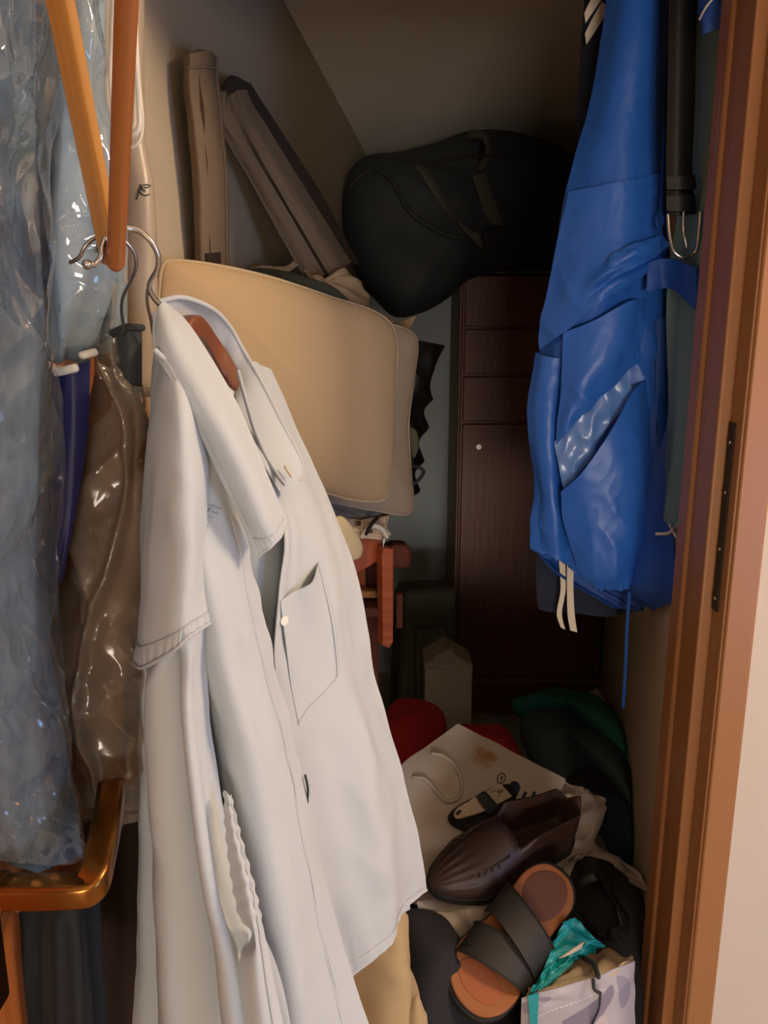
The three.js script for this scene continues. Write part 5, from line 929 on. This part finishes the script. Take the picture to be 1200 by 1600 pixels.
// white printed bag at the lower right with its contents
{
  const t = thing('gift_bag', 'glossy white bag with grey print standing open at the lower right', 'bag');
  const cv = document.createElement('canvas'); cv.width = 512; cv.height = 512; const x = cv.getContext('2d'); x.fillStyle = '#aeaab2'; x.fillRect(0, 0, 512, 512);
  const blob = (pts, c) => { x.fillStyle = c; x.beginPath(); x.moveTo(...pts[0]); for (let i = 1; i < pts.length; i++) { const a = pts[i], b = pts[(i + 1) % pts.length]; x.quadraticCurveTo(a[0], a[1], (a[0] + b[0]) / 2, (a[1] + b[1]) / 2); } x.fill(); };
  blob([[0, 60], [140, 20], [160, 140], [60, 220], [0, 200]], '#928e9e'); blob([[180, 250], [320, 140], [380, 60], [400, 160], [300, 260], [200, 330]], '#7d798c'); blob([[60, 330], [220, 300], [360, 200], [370, 330], [260, 420], [60, 430]], '#bcb0b0'); blob([[400, 40], [480, 60], [490, 220], [430, 240]], '#8f8c9e'); blob([[420, 270], [500, 330], [480, 480], [400, 480]], '#c2b7b0');
  x.strokeStyle = '#e9e4e2'; x.lineWidth = 4; x.setLineDash([10, 5]); x.beginPath(); x.moveTo(60, 260); x.lineTo(330, 90); x.stroke();
  const tx = new THREE.CanvasTexture(cv); tx.colorSpace = THREE.SRGBColorSpace; const pr = PH(0xffffff, 0.35, { map: tx, clearcoat: 0.3, clearcoatRoughness: 0.3 });
  const fr = new Sheet([
    [[815, 1562, 1.02], [850, 1550, 1.015], [920, 1530, 1.02], [960, 1516, 1.03], [990, 1500, 1.05]],
    [[814, 1600, 1.02], [850, 1600, 1.01], [920, 1600, 1.015], [956, 1600, 1.025], [993, 1580, 1.05]],
    [[812, 1800, 1.02], [850, 1800, 1.01], [920, 1800, 1.015], [960, 1800, 1.025], [1000, 1790, 1.05]]], { nu: 40, nv: 40, thick: 0.002, unit: 1, fold: (u, v) => 0.004 * N(u * 5, v * 5) });
  part(t, 'front', fr.geo(), pr);
  part(t, 'base', box(0.34, 0.2, -1.11, 0.16, 0.4, 0.12, 0.01), pr);
  part(t, 'mouth', sheet([
    [[838, 1540, 1.07], [880, 1505, 1.10], [920, 1490, 1.12], [950, 1484, 1.13], [982, 1492, 1.10]],
    [[828, 1550, 1.045], [878, 1526, 1.06], [918, 1512, 1.07], [956, 1500, 1.075], [988, 1496, 1.075]],
    [[818, 1562, 1.022], [860, 1549, 1.018], [920, 1531, 1.022], [958, 1517, 1.032], [990, 1501, 1.052]]], { nu: 34, nv: 20, thick: 0.003, fold: (u, v) => 0.006 * N(u * 6, v * 4, 3) + 0.004 * Math.sin(u * 18 + v * 4) }), M.crepe, 'beige crepe lining');
  part(t, 'cord_handle', [tube([[912, 1497, 1.085], [928, 1506, 1.06], [935, 1526, 1.02]], 0.004, { n: 24 }), tube([[927, 1531, 1.012], [929, 1546, 1.008], [938, 1552, 1.008]], 0.003, { n: 16 })], M.charcoal, 'black cord handle');
  part(t, 'ridge', tube([[938, 1552, 1.012], [936, 1575, 1.012], [926, 1600, 1.014], [922, 1640, 1.014]], 0.0018, { n: 30 }), M.charcoal);
}
{
  const t = thing('turquoise_ribbon', 'turquoise plastic packaging between the sandal and the white bag', 'packaging');
  part(t, 'wrap', sheet([[[880, 1440, 1.12], [900, 1436, 1.13], [925, 1462, 1.10], [946, 1478, 1.10]], [[860, 1488, 1.085], [885, 1480, 1.09], [908, 1482, 1.085], [930, 1486, 1.09]], [[846, 1520, 1.06], [866, 1512, 1.065], [886, 1502, 1.07], [904, 1496, 1.075]], [[826, 1552, 1.03], [836, 1550, 1.03], [848, 1542, 1.04], [858, 1534, 1.05]]], { nu: 30, nv: 40, thick: 0.003, fold: (u, v) => 0.007 * (ridged(u * 4, v * 5, 2) - 0.4) }), M.turquoise);
  part(t, 'slit', poly([[874, 1498, 1.068], [896, 1484, 1.072], [914, 1472, 1.078], [908, 1484, 1.074], [890, 1494, 1.069]], 0.003, undefined, 0.0008), M.insole, 'grey inside');
  part(t, 'ribbon_end', sheet([[[825, 1556, 1.008], [842, 1552, 1.006]], [[828, 1600, 1.004], [840, 1600, 1.002]], [[832, 1680, 1.004], [838, 1680, 1.002]]], { nu: 4, nv: 20, thick: 0.002 }), M.turquoise);
}
{
  const t = thing('khaki_trousers', 'beige cloth trousers hanging behind the shirt hem at the bottom', 'trousers');
  part(t, 'trouser_leg', sheet([[[520, 1380, 1.0], [570, 1400, 0.97], [612, 1410, 0.97], [630, 1430, 1.0]], [[520, 1500, 1.0], [570, 1490, 0.965], [620, 1490, 0.965], [642, 1500, 1.0]], [[520, 1580, 1.0], [575, 1570, 0.96], [630, 1560, 0.955], [660, 1555, 0.99]], [[520, 1760, 1.0], [580, 1740, 0.95], [634, 1730, 0.95], [672, 1720, 0.98]]], { nu: 30, nv: 50, thick: 0.004, fold: (u, v) => 0.006 * Math.sin(u * 8 + v * 5) + 0.003 * N(u * 5, v * 6) }), M.khaki);
  part(t, 'hem_fold', sheet([[[630, 1570, 0.975], [652, 1556, 0.965], [664, 1580, 0.97]], [[626, 1600, 0.97], [650, 1590, 0.955], [668, 1596, 0.97]], [[620, 1700, 0.97], [650, 1700, 0.95], [672, 1700, 0.965]]], { nu: 14, nv: 20, thick: 0.004 }), M.khaki);
}

scene.traverse(o => { if (o.isMesh) o.castShadow = o.receiveShadow = true; });
for (const o of scene.children) if (o.userData.kind === 'structure') o.userData.placed = 1;
settle();
renderer.render(scene, camera);
